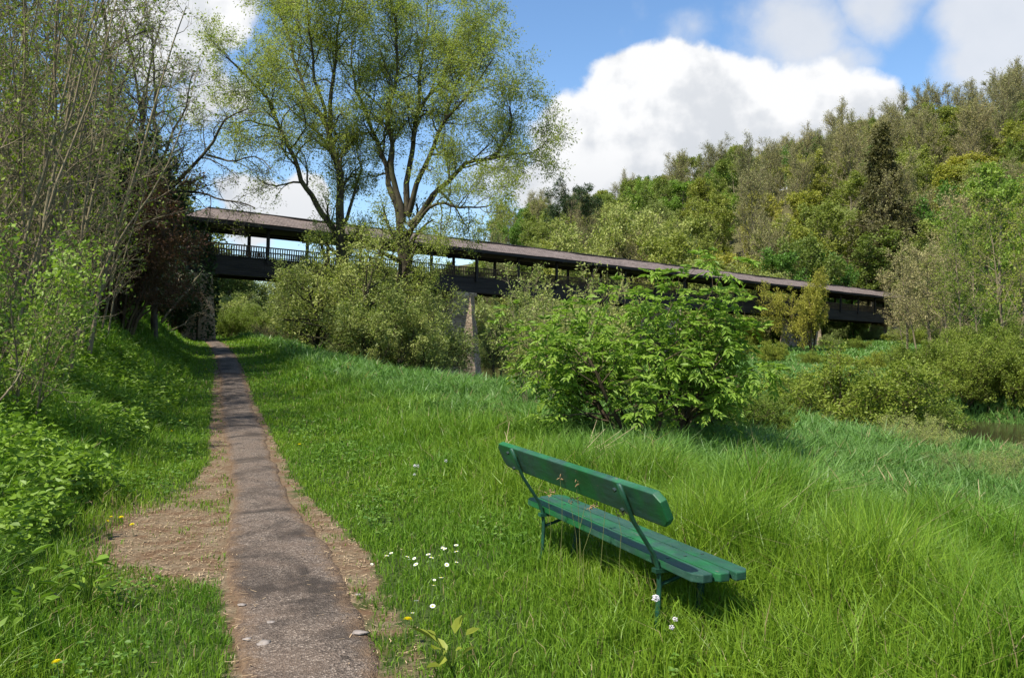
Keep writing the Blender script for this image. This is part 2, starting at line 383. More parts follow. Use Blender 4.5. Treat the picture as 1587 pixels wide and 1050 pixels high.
# ------------------------------------------------------------------ plants: skeleton, twigs, leaves
def branch(sk, rng, p, d, L, r, lv, P):
    lev = P['lv'][lv]; n = lev.get('seg', 4); wob = lev.get('wob', .15); trop = lev.get('trop', 0.)
    pts = [np.array(p, float)]; d = np.array(d, float); J = rng.normal(0, wob, (n, 3))
    for i in range(n):
        d = d + J[i]; d[2] += trop; d = d / math.sqrt(d @ d); pts.append(pts[-1] + d * (L / n))
    pts = np.array(pts); rad = r * (1 - (1 - lev.get('tip', .3)) * np.linspace(0, 1, n + 1))
    sk['polys'].append((pts, rad, lev.get('k', 5)))
    ramify(sk, rng, pts, rad, L, lv, P)
def ramify(sk, rng, pts, rad, L, lv, P):
    n = len(pts) - 1
    if lv + 1 >= len(P['lv']):
        for q in range(P.get('na', 3)):
            t = P.get('a0', .25) + (1 - P.get('a0', .25)) * (q + rng.random()) / P.get('na', 3); f = t * n; i = min(int(f), n - 1)
            sk['A'].append(pts[i] + (pts[i + 1] - pts[i]) * (f - i)); sk['D'].append(pts[i + 1] - pts[i])
        return
    nl = P['lv'][lv + 1]; m = nl['n']; st = nl.get('start', .3); az = rng.random() * 6.28
    if 'per_m' in nl: m = max(2, int(nl['per_m'] * L))
    shape = nl.get('shape', 'flat')
    for j in range(m):
        t = st + (1 - st) * (j + rng.random()) / m; f = t * n; i = min(int(f), n - 1)
        p = pts[i] + (pts[i + 1] - pts[i]) * (f - i); tg = pts[i + 1] - pts[i]; tg = tg / math.sqrt(tg @ tg)
        az += 2.4 + rng.normal(0, .5)
        ref = np.array([0, 0, 1.]) if abs(tg[2]) < .9 else np.array([1., 0, 0])
        u = np.cross(tg, ref); u /= math.sqrt(u @ u); w = np.cross(tg, u)
        ang = nl['ang'] * (1 + rng.normal(0, .18)); d = tg * math.cos(ang) + (u * math.cos(az) + w * math.sin(az)) * math.sin(ang)
        tt = (t - st) / max(1 - st, 1e-6)
        k = {'flat': 1 - .45 * tt, 'cone': 1.05 - tt, 'round': math.sin(math.pi * (.18 + .72 * tt)), 'even': 1., 'top': .45 + .55 * tt}[shape]
        LL = (nl['abs'] if 'abs' in nl else nl['len'] * L) * k * (.75 + .5 * rng.random())
        rr = min((rad[i] * (1 - f + i) + rad[i + 1] * (f - i)) * nl.get('rr', .6), LL * .05 + .01)
        branch(sk, rng, p, d, LL, max(rr, .004), lv + 1, P)

def twigs(g, rng, A, D, n, L, r, a=.7, b=.7, up=.1, mat=1):
    """n thin twigs from every anchor; returns their roots, directions, lengths"""
    A = np.repeat(A, n, 0); D = norm(np.repeat(D, n, 0)); T = norm(D * a + rng.normal(0, b, A.shape) + np.array([0, 0, up]))
    ln = L * (.55 + .9 * rng.random(len(A)))
    if r > 0:
        u = norm(np.cross(T, rng.normal(0, 1, T.shape))); w = np.cross(T, u); c = [0, 2.09, 4.19]
        B = np.stack([A + r * (u * math.cos(q) + w * math.sin(q)) for q in c] + [A + T * ln[:, None]], 1)
        i = np.arange(len(A))[:, None] * 4
        F = np.concatenate([i + np.array([[0, 1, 3]]), i + np.array([[1, 2, 3]]), i + np.array([[2, 0, 3]])])
        g.add(B.reshape(-1, 3), F, mat, .5)
    return A, T, ln
def leaves(g, rng, pos, d, size, aspect=.5, up=.6, fold=.2, hexa=False, v=None, mat=0, jit=.35):
    n = len(pos); d = norm(d); nr = norm(rng.normal(0, 1, (n, 3)) + np.array([0, 0, up])); sd = norm(np.cross(nr, d)); nr = np.cross(d, sd)
    L = (size * (1 + jit * rng.normal(0, 1, n)).clip(.45, 1.8))[:, None]; W = L * aspect * .5
    if v is None: v = rng.random(n)
    if hexa:
        Q = np.stack([pos, pos + d * L * .3 - sd * W + nr * W * fold * 2, pos + d * L * .68 - sd * W * .8 + nr * W * fold * 1.5 - nr * L * .03, pos + d * L - nr * L * .12,
                      pos + d * L * .68 + sd * W * .8 + nr * W * fold * 1.5 - nr * L * .03, pos + d * L * .3 + sd * W + nr * W * fold * 2], 1)
        i = np.arange(n)[:, None] * 6; F = np.concatenate([i + np.array([[0, 3, 2, 1]]), i + np.array([[0, 5, 4, 3]])])
        g.add(Q.reshape(-1, 3), F, mat, np.repeat(v, 6))
    else:
        Q = np.stack([pos, pos + d * L * .5 - sd * W + nr * W * fold, pos + d * L, pos + d * L * .5 + sd * W + nr * W * fold], 1)
        i = np.arange(n)[:, None] * 4; F = i + np.array([[0, 3, 2, 1]])
        g.add(Q.reshape(-1, 3), F, mat, np.repeat(v, 4))
def foliage(g, rng, sk, P):
    A = np.array(sk['A']); D = np.array(sk['D']); va = rng.random(len(A))
    va = .5 * va + .5 * vnoise(A[:, 0] + A[:, 2] * .7, A[:, 1] - A[:, 2] * .6, P.get('clump', .5))
    for tw in P['tw']:
        n, L, r = tw['n'], tw['L'], tw.get('r', .006)
        A2, T, ln = twigs(g, rng, A, D, n, L, r, tw.get('a', .7), tw.get('b', .7), tw.get('up', .1)); v2 = np.repeat(va, n)
        q = tw.get('leaves', 0)
        if q:
            k = len(A2); u = tw.get('u0', .25) + (1 - tw.get('u0', .25)) * rng.random((k, q))
            pos = (A2[:, None, :] + T[:, None, :] * (ln[:, None] * u)[:, :, None] + rng.normal(0, tw.get('jit', .03), (k, q, 3))).reshape(-1, 3)
            d = norm(np.repeat(T, q, 0) * tw.get('along', .5) + rng.normal(0, .6, (k * q, 3)) + np.array([0, 0, -tw.get('droop', .1)]))
            leaves(g, rng, pos, d, tw['size'], tw.get('asp', .5), tw.get('lup', .6), tw.get('fold', .2), tw.get('hexa', False), np.clip(.6 * np.repeat(v2, q) + .4 * rng.random(k * q), 0, 1))
def plant_meshes(name, seed, P, leafm, barkm, limbs=None):
    rng = np.random.default_rng(seed); sk = {'polys': [], 'A': [], 'D': []}
    if limbs:
        for pts, r0, r1 in limbs:
            pts = np.asarray(pts, float); q = np.concatenate([[0], np.cumsum(np.linalg.norm(np.diff(pts, axis=0), axis=1))]); L = q[-1]
            m = max(5, int(L / .55)); qq = np.linspace(0, L, m + 1); pp = np.stack([np.interp(qq, q, pts[:, a]) for a in range(3)], -1)
            pp[1:-1] += rng.normal(0, .11, (m - 1, 3)); sm = pp.copy(); sm[1:-1] = (pp[:-2] + 2 * pp[1:-1] + pp[2:]) / 4
            rad = r0 + (r1 - r0) * (qq / L) ** .8; sk['polys'].append((sm, rad, 9)); ramify(sk, rng, sm, rad, L, 0, P)
    else:
        n = P.get('stems', 1)
        for i in range(n):
            a = i * 2.4 + rng.random(); sp = P.get('spread', 0) * (.3 + .7 * rng.random()); b = P.get('base', 0) * math.sqrt((i + .5) / n)
            d = np.array([math.cos(a) * sp + P.get('lean', (0, 0))[0], math.sin(a) * sp + P.get('lean', (0, 0))[1], 1.])
            branch(sk, rng, (b * math.cos(a), b * math.sin(a), -.25), d / np.linalg.norm(d), P['h'] * (.72 + .28 * rng.random() if n > 1 else 1.), P['r'] * (.6 + .6 * rng.random() if n > 1 else 1.), 0, P)
    gt = Geo(); gc = Geo()
    for pts, rad, k in sk['polys']: tube(gt, pts, rad, k, cap=False)
    if sk['A']: foliage(gc, rng, sk, P)
    return gt.mesh('trunk', [barkm], smooth=True), gc.mesh('crown', [leafm, barkm]), sk
def plant(name, meshes, loc, rz=0., sc=1., label=None, cat=None, group=None, parts=('trunk', 'crown'), scz=None):
    r = empty(name, loc, (0, 0, rz)); r.scale = (sc, sc, scz or sc); tag(r, label, cat, group)
    link(bpy.data.objects.new(parts[0], meshes[0]), r); link(bpy.data.objects.new(parts[1], meshes[1]), r)
    return r

M = {}
M['bark_grey'] = bark_mat('grey_bark', (.035, .03, .024), (.12, .10, .08))
M['bark_willow'] = bark_mat('willow_bark', (.028, .023, .016), (.085, .07, .045))
M['bark_pale'] = bark_mat('pale_stems', (.13, .10, .06), (.27, .22, .14))
M['bark_brown'] = bark_mat('brown_twigs', (.045, .032, .02), (.12, .085, .055))
M['bark_mid'] = bark_mat('mid_twigs', (.10, .08, .052), (.23, .19, .13))
LM = lambda n, a, b, c, **k: M.__setitem__(n, leaf_mat(n, a, b, c, **k))
LM('leaf_willow', (0.22, 0.265, 0.065), (0.3, 0.335, 0.08), (0.365, 0.385, 0.1), trans=.5, hue=.008, val=.08)
LM('leaf_willowbush', (0.165, 0.21, 0.055), (0.235, 0.28, 0.075), (0.305, 0.345, 0.105), trans=.35)
LM('leaf_elder', (.135, .225, .03), (.20, .31, .042), (.275, .385, .06), trans=.38, hue=0., val=0.)
LM('leaf_hill', (0.14, 0.18, 0.034), (0.21, 0.245, 0.045), (0.27, 0.295, 0.062), hue=.025)
LM('leaf_fresh', (0.09, 0.175, 0.025), (0.14, 0.24, 0.035), (0.2, 0.3, 0.05))
LM('leaf_yellow', (0.2, 0.215, 0.03), (0.26, 0.27, 0.038), (0.32, 0.315, 0.055))
LM('leaf_bud', (0.21, 0.2, 0.08), (0.28, 0.26, 0.105), (0.275, 0.285, 0.095), trans=.25)
LM('leaf_dark', (.02, .04, .012), (.03, .058, .016), (.045, .075, .022), trans=.15)
LM('leaf_spruce', (0.065, 0.066, 0.02), (0.105, 0.1, 0.03), (0.16, 0.14, 0.045), trans=.1, hue=.01)
LM('leaf_red', (0.075, 0.034, 0.018), (0.12, 0.055, 0.03), (0.15, 0.085, 0.04), trans=.3)
LM('leaf_hedge', (0.13, 0.175, 0.022), (0.195, 0.245, 0.03), (0.25, 0.3, 0.045))
LM('leaf_blossom', (.13, .21, .03), (.20, .29, .04), (.28, .34, .06))

LV = dict
P_broad = dict(h=13, r=.19, lv=[LV(seg=8, wob=.06, k=7, tip=.2), LV(n=16, len=.40, ang=1.0, start=.06, shape='round', seg=5, wob=.14, trop=.08, k=5), LV(n=7, len=.45, ang=.8, start=.25, seg=3, wob=.2, trop=.03, k=3)],
               na=5, clump=.45, tw=[LV(n=3, L=.8, r=.012, leaves=9, size=.27, asp=.65, jit=.16, up=.15)])
P_bare = dict(h=15, r=.2, lv=[LV(seg=9, wob=.05, k=7, tip=.2), LV(n=18, len=.44, ang=.6, start=.12, shape='flat', seg=6, wob=.1, trop=.1, k=5), LV(n=9, len=.42, ang=.6, start=.2, seg=4, wob=.14, trop=.06, k=4)],
              na=4, clump=.5, tw=[LV(n=4, L=1.15, r=.016, leaves=5, size=.16, asp=.55, jit=.05, up=.35, b=.45)])
P_wround = dict(h=9, r=.2, stems=4, spread=.45, base=.4, lv=[LV(seg=6, wob=.12, k=6, tip=.25), LV(n=12, len=.42, ang=.7, start=.15, shape='flat', seg=4, wob=.15, trop=.08, k=4), LV(n=6, len=.45, ang=.7, start=.2, seg=3, wob=.18, k=3)],
                na=3, clump=.5, tw=[LV(n=4, L=.7, r=.01, leaves=8, size=.2, asp=.45, jit=.1, up=.2)])
P_spruce = dict(h=19, r=.24, lv=[LV(seg=8, wob=.02, k=7, tip=.12), LV(n=72, len=.235, ang=1.5, start=.08, shape='cone', seg=5, wob=.06, trop=-.02, k=4), LV(n=9, len=.34, ang=.85, start=.15, seg=3, wob=.1, trop=-.08, k=3)],
                na=3, clump=.6, tw=[LV(n=3, L=.5, r=.01, leaves=6, size=.34, asp=.28, jit=.05, up=-.25, along=1., droop=.35, lup=.9)])
P_pine = dict(h=15, r=.2, lv=[LV(seg=8, wob=.03, k=7, tip=.4), LV(n=14, len=.22, ang=1.25, start=.78, shape='even', seg=4, wob=.15, trop=.05, k=4), LV(n=7, len=.45, ang=.8, start=.3, seg=3, wob=.15, k=3)],
              na=3, clump=.6, tw=[LV(n=4, L=.4, r=.01, leaves=9, size=.3, asp=.2, jit=.08, up=.3)])
P_shrub = dict(h=3.2, r=.045, stems=12, spread=.75, base=.5, lv=[LV(seg=6, wob=.12, k=5, tip=.25), LV(n=9, len=.42, ang=.7, start=.15, seg=4, wob=.16, trop=.06, k=4), LV(n=4, len=.45, ang=.7, start=.2, seg=3, wob=.2, k=3)],
               na=3, clump=1., tw=[LV(n=3, L=.3, r=.005, leaves=8, size=.085, asp=.5, jit=.05, up=.25)])
P_scrub = dict(h=2.0, r=.02, stems=26, spread=.5, base=.8, lv=[LV(seg=5, wob=.1, k=4, tip=.25), LV(n=6, len=.35, ang=.6, start=.2, seg=3, wob=.16, trop=.06, k=3)],
               na=3, clump=1., tw=[LV(n=3, L=.25, r=.004, leaves=3, size=.05, asp=.45, jit=.03, up=.3)])
P_thicket = dict(h=9, r=.045, stems=15, spread=.17, base=1.2, lv=[LV(seg=9, wob=.06, k=6, tip=.2), LV(n=13, len=.2, ang=.75, start=.1, seg=5, wob=.14, trop=.06, k=4), LV(n=4, len=.45, ang=.7, start=.2, seg=3, wob=.2, k=3)],
                 na=2, clump=.8, tw=[LV(n=2, L=.36, r=.005, leaves=2, size=.066, asp=.6, jit=.05, up=.25)])
def var(P, **k): q = dict(P); q.update(k); return q

K = {}
for nm, P, lm, bm, n in [('broad', P_broad, 'leaf_hill', 'bark_mid', 3), ('bare', P_bare, 'leaf_bud', 'bark_mid', 3), ('fresh', P_broad, 'leaf_fresh', 'bark_mid', 2), ('yellow', var(P_broad, h=11), 'leaf_yellow', 'bark_mid', 2),
                         ('wround', P_wround, 'leaf_willowbush', 'bark_mid', 3), ('spruce', P_spruce, 'leaf_spruce', 'bark_brown', 2), ('ybush', P_wround, 'leaf_yellow', 'bark_brown', 1), ('pine', P_pine, 'leaf_dark', 'bark_pale', 1),
                         ('shrub', P_shrub, 'leaf_hedge', 'bark_brown', 3), ('wbush', var(P_shrub, h=3.5), 'leaf_willowbush', 'bark_mid', 2), ('scrub', P_scrub, 'leaf_bud', 'bark_pale', 1), ('gscrub', var(P_scrub, h=2.2, tw=[LV(n=3, L=.25, r=.003, leaves=6, size=.055, asp=.45, jit=.03, up=.3)]), 'leaf_willowbush', 'bark_mid', 2), ('thicket', P_thicket, 'leaf_hedge', 'bark_pale', 3)]:
    K[nm] = [plant_meshes(nm, 11 + 7 * i + len(nm) * 3, P, M[lm], M[bm]) for i in range(n)]

# ------------------------------------------------------------------ hillside woods
def hillside():
    rng = np.random.default_rng(21); put = []
    names = dict(broad='broadleaf_tree', bare='budding_tree', fresh='broadleaf_tree', yellow='maple_tree', wround='willow_tree', spruce='spruce_tree', pine='pine_tree')
    look = dict(broad='olive green broadleaf tree', bare='grey brown budding tree', fresh='bright fresh green broadleaf tree', yellow='yellow green tree in young leaf',
                wround='pale green rounded willow', spruce='dark brown green spruce')
    def one(kind, px, d, sc=1., label=None, dz=0., sz=None, cat='tree'):
        p = (px - 793.5) / FPX; dbr = 50 + .645 * (19.2 + 50 * p) / (.763 - .645 * p)        # stay clear of the bridge
        if px < 1400 and d < dbr + 9: d = dbr + 9 + 3 * rng.random()
        i = rng.integers(len(K[kind])); x = gx(px, d); put.append((x, d))
        z = tz(x, d) + dz
        if label is None:
            top = 525 - (z + 12 * sc - CAM_H) / d * FPX
            if px < 760: where = 'beyond the left half of the bridge'; gp = 'beyond the left half of the bridge'
            else:
                where = ('low' if d < 135 else 'halfway up' if top > 235 - .12 * (px - 1100) else 'high') + ' on the slope'
                where += ' right of the spruce' if px > 1385 else ' left of the spruce' if px > 1090 else ' above the bridge'
            label = look[kind] + ' ' + where; gp = look[kind] + 's ' + where
        else: gp = 'trees alike: ' + label if label.split()[0] in ('tiny', 'small') or 'in the row' in label else None
        plant(names[kind], K[kind][i], (x, d, z), rng.random() * 6.28, sc, label, cat, gp, scz=sz)
    # the ones that stand out
    one('spruce', 1372, 118, 1.28, 'dark brown green spruce with ragged pointed crown, tallest conifer on the slope')
    one('fresh', 1133, 168, .72, 'bright green leafy tree standing on the skyline left of the bare trees')
    one('bare', 1462, 205, 1.0, 'lone bare twiggy tree standing above the skyline at the upper right')
    one('bare', 1580, 190, 1.0, 'bare brown tree on the skyline at the right edge of the photo')
    for px in (1195, 1235, 1275, 1310): one('bare', px, 172 + rng.normal(0, 6), .98, 'bare grey twiggy tree in the row along the skyline left of the spruce')
    one('pine', 880, 150, 1.35, 'tall pine with bare pale trunk and small dark crown behind the bridge')
    one('wround', 925, 112, 1.75, 'tall pale green willow behind the bridge right of the bare-trunked pine', sz=2.1)
    one('wround', 1010, 116, 1.75, 'broad pale green willow behind the middle of the bridge roof', sz=2.0)
    one('yellow', 1245, 118, 1.05, 'yellow green tree behind the bridge below the row of bare trees')
    one('fresh', 1215, 104, .8, 'fresh green tree just above the bridge roof left of the spruce')
    one('fresh', 1300, 103, .8, 'fresh green tree just behind the bridge roof at the foot of the spruce')
    one('yellow', 1477, 128, 1.0, 'yellow green larch like tree right of the dark spruce')
    for i in range(6): one('spruce', 800 + i * 13 + rng.normal(0, 3), 310 + rng.normal(0, 12), .55 + .2 * rng.random(), 'tiny dark conifer on the far ridge between the willows and the pine')
    for i in range(7): one('spruce', 1385 + i * 31 + rng.normal(0, 6), 250 + rng.normal(0, 5), .38 + .1 * rng.random(), 'small dark conifer on the crest at the upper right')
    # the rest of the wood
    mixw = [('broad', .42), ('bare', .25), ('yellow', .14), ('wround', .10), ('fresh', .09)]
    d = 100.
    while d < 305:
        px = 770 + rng.random() * 40
        while px < 1700:
            x = gx(px, d); dd = d + rng.normal(0, 3.2); x = gx(px, dd)
            u = .61 * x + .79 * (dd - 140)
            ok = (u > -22) and (u < 205) and min([9] + [math.hypot(x - a, dd - b) for a, b in put]) > 3.8
            if ok:
                k = rng.choice([a for a, _ in mixw], p=[b for _, b in mixw])
                if px < 1060 and d < 190 and rng.random() < .5: k = 'wround'
                if px > 1400 and rng.random() < .2: k = 'bare'
                one(k, px, dd, (.86 + .36 * rng.random()) * (1.2 if k == 'wround' else 1), sz=(.78 + .3 * rng.random()) * (1.2 if k == 'wround' else 1))
            px += (6.7 + 3.2 * rng.random()) / d * FPX
        d *= 1.075
    # left, behind the bridge and up the river
    for px, dd, k, sc in [(345, 80, 'wround', .95), (395, 84, 'wround', .7), (300, 90, 'broad', .95), (440, 88, 'wround', .78), (250, 78, 'broad', 1.0), (200, 72, 'broad', 1.0), (150, 66, 'bare', .9), (480, 95, 'wround', .8),
                          (525, 105, 'wround', .8), (570, 112, 'broad', .7), (620, 118, 'broad', .85), (660, 120, 'broad', .9), (700, 120, 'yellow', 1.0), (740, 124, 'broad', .95), (775, 118, 'bare', .75), (800, 128, 'wround', 1.1), (845, 122, 'wround', 1.05),
                          (560, 150, 'spruce', .5), (590, 155, 'spruce', .55), (510, 165, 'spruce', .55), (680, 150, 'yellow', 1.0), (640, 100, 'wround', .8), (720, 98, 'wround', .85), (600, 96, 'wround', .7), (770, 100, 'wround', .8), (820, 100, 'wround', .8),
                          (870, 104, 'wround', .9), (900, 98, 'wround', .7), (960, 100, 'wround', .75), (1010, 100, 'broad', .6), (1060, 104, 'fresh', .6), (1110, 106, 'broad', .75), (1160, 108, 'broad', .75)]:
        one(k, px, dd, sc)
hillside()

# ------------------------------------------------------------------ the covered footbridge
def bridge():
    ax, ay, q1 = -19.2, 50.0, 89.4
    yaw = math.atan2(.645, .763); pitch = math.atan(.0226)
    z0 = 5.52                                                     # girder underside at the left end
    root = empty('covered_footbridge', (ax, ay, z0), (0, pitch, yaw))
    tag(root, 'long roofed wooden footbridge on stone piers crossing the river', 'bridge')
    mw = Mat('tarred_timber'); n = mw.noise(1.2, 5, .6, stretch=(.3, 1, 3.)); bw = mw.new('ShaderNodeTexWave'); bw.bands_direction = 'Z'; bw.inputs['Scale'].default_value = 2.2; mw.l(mw.obj(), bw.inputs[0])
    mwood = mw.surf(mw.ramp(n, [(.3, (.016, .014, .013)), (.7, (.045, .038, .034))]), .75, mw.bump(bw.outputs['Fac'], .4, .02), .3)
    mr = Mat('weathered_rail'); mrail = mr.surf(mr.ramp(mr.noise(2.5, 4), [(.3, (.05, .033, .02)), (.7, (.12, .08, .048))]), .8)
    ms = Mat('wood_shingles'); br = ms.new('ShaderNodeTexBrick'); br.inputs['Scale'].default_value = 1.0; br.inputs['Brick Width'].default_value = .22; br.inputs['Row Height'].default_value = .2
    br.inputs['Mortar Size'].default_value = .012; br.inputs['Color1'].default_value = (.105, .082, .074, 1); br.inputs['Color2'].default_value = (.185, .15, .135, 1); br.inputs['Mortar'].default_value = (.03, .024, .02, 1); br.inputs['Bias'].default_value = .1
    mp = ms.new('ShaderNodeMapping'); mp.inputs['Rotation'].default_value = (0, 0, 0); ms.l(ms.obj(), mp.inputs[0]); sx = ms.new('ShaderNodeSeparateXYZ'); ms.l(mp.outputs[0], sx.inputs[0])
    cx = ms.new('ShaderNodeCombineXYZ'); ms.l(sx.outputs[0], cx.inputs[0]); ms.l(ms.math('MULTIPLY', sx.outputs[1], 1.15), cx.inputs[1]); ms.l(cx.outputs[0], br.inputs[0])
    c = ms.mix(ms.rng(ms.noise(.9, 6, .65), .42, .66), br.outputs[0], ms.mix(.55, br.outputs[0], (.21, .165, .15)))
    c = ms.mix(ms.rng(ms.noise(2.4, 5, .7), .6, .72, 0, .6), c, (.10, .075, .035))
    mroof = ms.surf(c, .9, ms.bump(br.outputs['Fac'], .6, .03), .15)
    # masonry for the piers
    mst = Mat('pier_masonry')
    vr = mst.new('ShaderNodeTexVoronoi'); vr.inputs['Scale'].default_value = 2.3; mpv = mst.new('ShaderNodeMapping'); mpv.inputs['Scale'].default_value = (1, 1, 1.9); mst.l(mst.obj(), mpv.inputs[0]); mst.l(mpv.outputs[0], vr.inputs['Vector'])
    ve = mst.new('ShaderNodeTexVoronoi', feature='DISTANCE_TO_EDGE'); ve.inputs['Scale'].default_value = 2.3; mst.l(mpv.outputs[0], ve.inputs['Vector'])
    sv = mst.new('ShaderNodeSeparateColor'); mst.l(vr.outputs['Color'], sv.inputs[0])
    rub = mst.mix(mst.rng(ve.outputs['Distance'], .02, .07), (.15, .115, .08), mst.ramp(sv.outputs[0], [(.0, (.28, .21, .15)), (.5, (.42, .32, .22)), (1., (.52, .42, .30))]))
    b2 = ve
    cc = mst.mix(mst.rng(mst.noise(1.4, 6, .65), .4, .66), rub, mst.mix(.5, rub, (.34, .25, .17)))
    cc = mst.mix(mst.rng(mst.noise(.7, 5), .55, .7, 0, .5), cc, (.15, .135, .085))
    mstone = mst.surf(cc, .92, mst.bump(mst.rng(ve.outputs['Distance'], 0, .08), .6, .05), .15)
    hw = 1.35
    for s in (-1, 1):
        g = Geo()
        for a in np.arange(0, q1, 4.06):                           # side boards bay by bay, bottom flange and top ledge
            b = min(a + 4.06, q1); box(g, ((a + b) / 2, s * hw, .60), (b - a - .012, .09, .98))
        box(g, (q1 / 2, s * hw, .05), (q1, .24, .11)); box(g, (q1 / 2, s * hw, 1.135), (q1, .17, .07))
        g.obj('girder', mwood, root, attr=False)
        g = Geo()
        for q in np.arange(.1, q1, .155): box(g, (q, s * hw, 1.49), (.062, .035, .60))
        g.obj('balustrade', mrail, root, attr=False)
        g = Geo(); box(g, (q1 / 2, s * hw, 1.84), (q1, .11, .075)); box(g, (q1 / 2, s * hw, 1.23), (q1, .07, .05)); g.obj('handrail', mrail, root, attr=False)
        for q in np.arange(.15, q1 + .1, 4.06):
            g = Geo(); box(g, (q, s * (hw + .10), 1.98), (.17, .16, 2.3)); box(g, (q + .0, s * (hw + .45), 2.86), (.10, .75, .10)); g.obj('post', mwood, root, attr=False)
        g = Geo(); box(g, (q1 / 2, s * (hw + .1), 3.06), (q1 - .3, .2, .2)); g.obj('wall_plate', mwood, root, attr=False)
    g = Geo()
    for q in np.arange(0, q1, 1.0): box(g, (q + .5, 0, .80), (.985, 2 * hw - .1, .07))
    g.obj('deck', mwood, root, attr=False)
    # hipped roof with real thickness
    ew, ez, rz = 2.25, 3.13, 4.06; e0, e1 = -1.15, q1 + 1.1; r0, r1 = .95, q1 - 1.0
    g = Geo()
    NS = 120; ts = np.linspace(0, 1, NS + 1)
    rg = np.random.default_rng(8)
    for s in (-1, 1):
        rows = 9; V = []
        for k in range(rows + 1):
            f = k / rows
            xs = (e0 + (r0 - e0) * f) + ts * ((e1 + (r1 - e1) * f) - (e0 + (r0 - e0) * f))
            sag = .035 * np.sin(xs * .5) + .02 * np.sin(xs * 1.7 + s)
            V.append(np.stack([xs, np.full(NS + 1, s * ew * (1 - f)), ez + (rz - ez) * f + sag * (.5 + .5 * f)], -1))
        V = np.array(V).reshape(-1, 3); i = np.arange(rows)[:, None] * (NS + 1); j = np.arange(NS)[None, :]
        F = np.stack([i + j, i + j + 1, i + NS + 2 + j, i + NS + 1 + j], -1).reshape(-1, 4)
        if s > 0: F = F[:, ::-1]
        g.add(V, F)
    for e, r, sg in ((e0, r0, -1), (e1, r1, 1)):
        g.add([(e, -ew, ez), (e, ew, ez), (r, 0, rz)], [[0, 2, 1]] if sg < 0 else [[0, 1, 2]])
    ro = g.obj('roof', mroof, root, attr=False)
    g = Geo(); box(g, ((r0 + r1) / 2, 0, rz + .03), (r1 - r0, .3, .06)); g.obj('ridge_cap', mroof, root, attr=False)
    g = Geo()
    for s in (-1, 1): box(g, ((e0 + e1) / 2, s * (ew - .03), ez - .13), (e1 - e0 - .1, .05, .20))
    for e, t in ((e0, 1), (e1, -1)): box(g, (e + t * .03, 0, ez - .13), (.05, 2 * ew - .1, .20))
    g.obj('fascia', mwood, root, attr=False)
    g = Geo()
    box(g, ((e0 + e1) / 2, 0, ez - .05), (e1 - e0 - .25, 2 * ew - .2, .05)); g.obj('soffit', mwood, root, attr=False)
    # stone piers: tapered, with a pointed cutwater at both ends
    def pier(q, top, bot, name='pier', ln=1.45, th=.62, tp=.11):
        g = Geo(); rows = 10; V = []
        for k in range(rows + 1):
            f = k / rows; z = top + (bot - top) * f; gsp = (top - z) * tp
            a, b, c = th + gsp, ln + gsp * .5, ln + .8 + gsp * 1.2
            V.append([(q - a, -b, z), (q, -c, z), (q + a, -b, z), (q + a, b, z), (q, c, z), (q - a, b, z)])
        V = np.array(V); V = V + np.random.default_rng(int(q)).normal(0, .025, V.shape); V = V.reshape(-1, 3)
        i = np.arange(rows)[:, None] * 6; j = np.arange(6)[None, :]; F = np.stack([i + j, i + 6 + j, i + 6 + (j + 1) % 6, i + (j + 1) % 6], -1).reshape(-1, 4)
        g.add(V, F); g.add(V[:6], [[5, 4, 3, 2, 1, 0]])
        box(g, (q, 0, top + .14), (2 * th + .3, 2 * ln + .3, .26))
        g.obj(name, mstone, root, attr=False)
    for q in (19.3, 43.3, 67.3, 87.5):
        pier(q, -.28, -(z0 - q * .0226 + 2.7) + (0 if q < 60 else .4), th=.95)
    g = Geo(); g.add([(-.9, -1.6, -.02), (.75, -1.6, -.02), (.75, 1.6, -.02), (-.9, 1.6, -.02), (-1.1, -1.9, -6), (1.1, -1.9, -6), (1.1, 1.9, -6), (-1.1, 1.9, -6)], BOXF[:, ::-1]); g.obj('abutment', mstone, root, attr=False)
    g = Geo(); box(g, (-.45, -hw - .12, 1.5), (.5, .3, 3.0)); box(g, (-.45, hw + .12, 1.5), (.5, .3, 3.0)); g.obj('end_frame', mwood, root, attr=False)
    return root
bridge()

# ------------------------------------------------------------------ the two big willows in front of the bridge
def big_willow(name, seed, base_px, base_d, traces, label):
    bx, by, bz = foot(base_px, base_d); limbs = []
    for tr, r0, r1, dd in traces:
        n = len(tr); pts = [at(px, py, base_d + dd * (i / max(n - 1, 1)) ** 1.0) - np.array([bx, by, bz]) for i, (px, py) in enumerate(tr)]
        limbs.append((pts, r0, r1))
    P = dict(lv=[LV(), LV(n=5, per_m=1.75, abs=2.6, ang=.8, start=.30, shape='even', seg=6, wob=.22, trop=.06, k=5, rr=.5), LV(n=7, len=.42, ang=.7, start=.2, seg=4, wob=.18, trop=.02, k=3)],
             na=4, clump=.4, tw=[LV(n=4, L=.75, r=.004, leaves=9, size=.112, asp=.36, jit=.09, up=.05, b=.6, along=.7, droop=.15)])
    ms = plant_meshes(name, seed, P, M['leaf_willow'], M['bark_willow'], limbs)
    return plant(name, ms, (bx, by, bz), label=label, cat='tree')
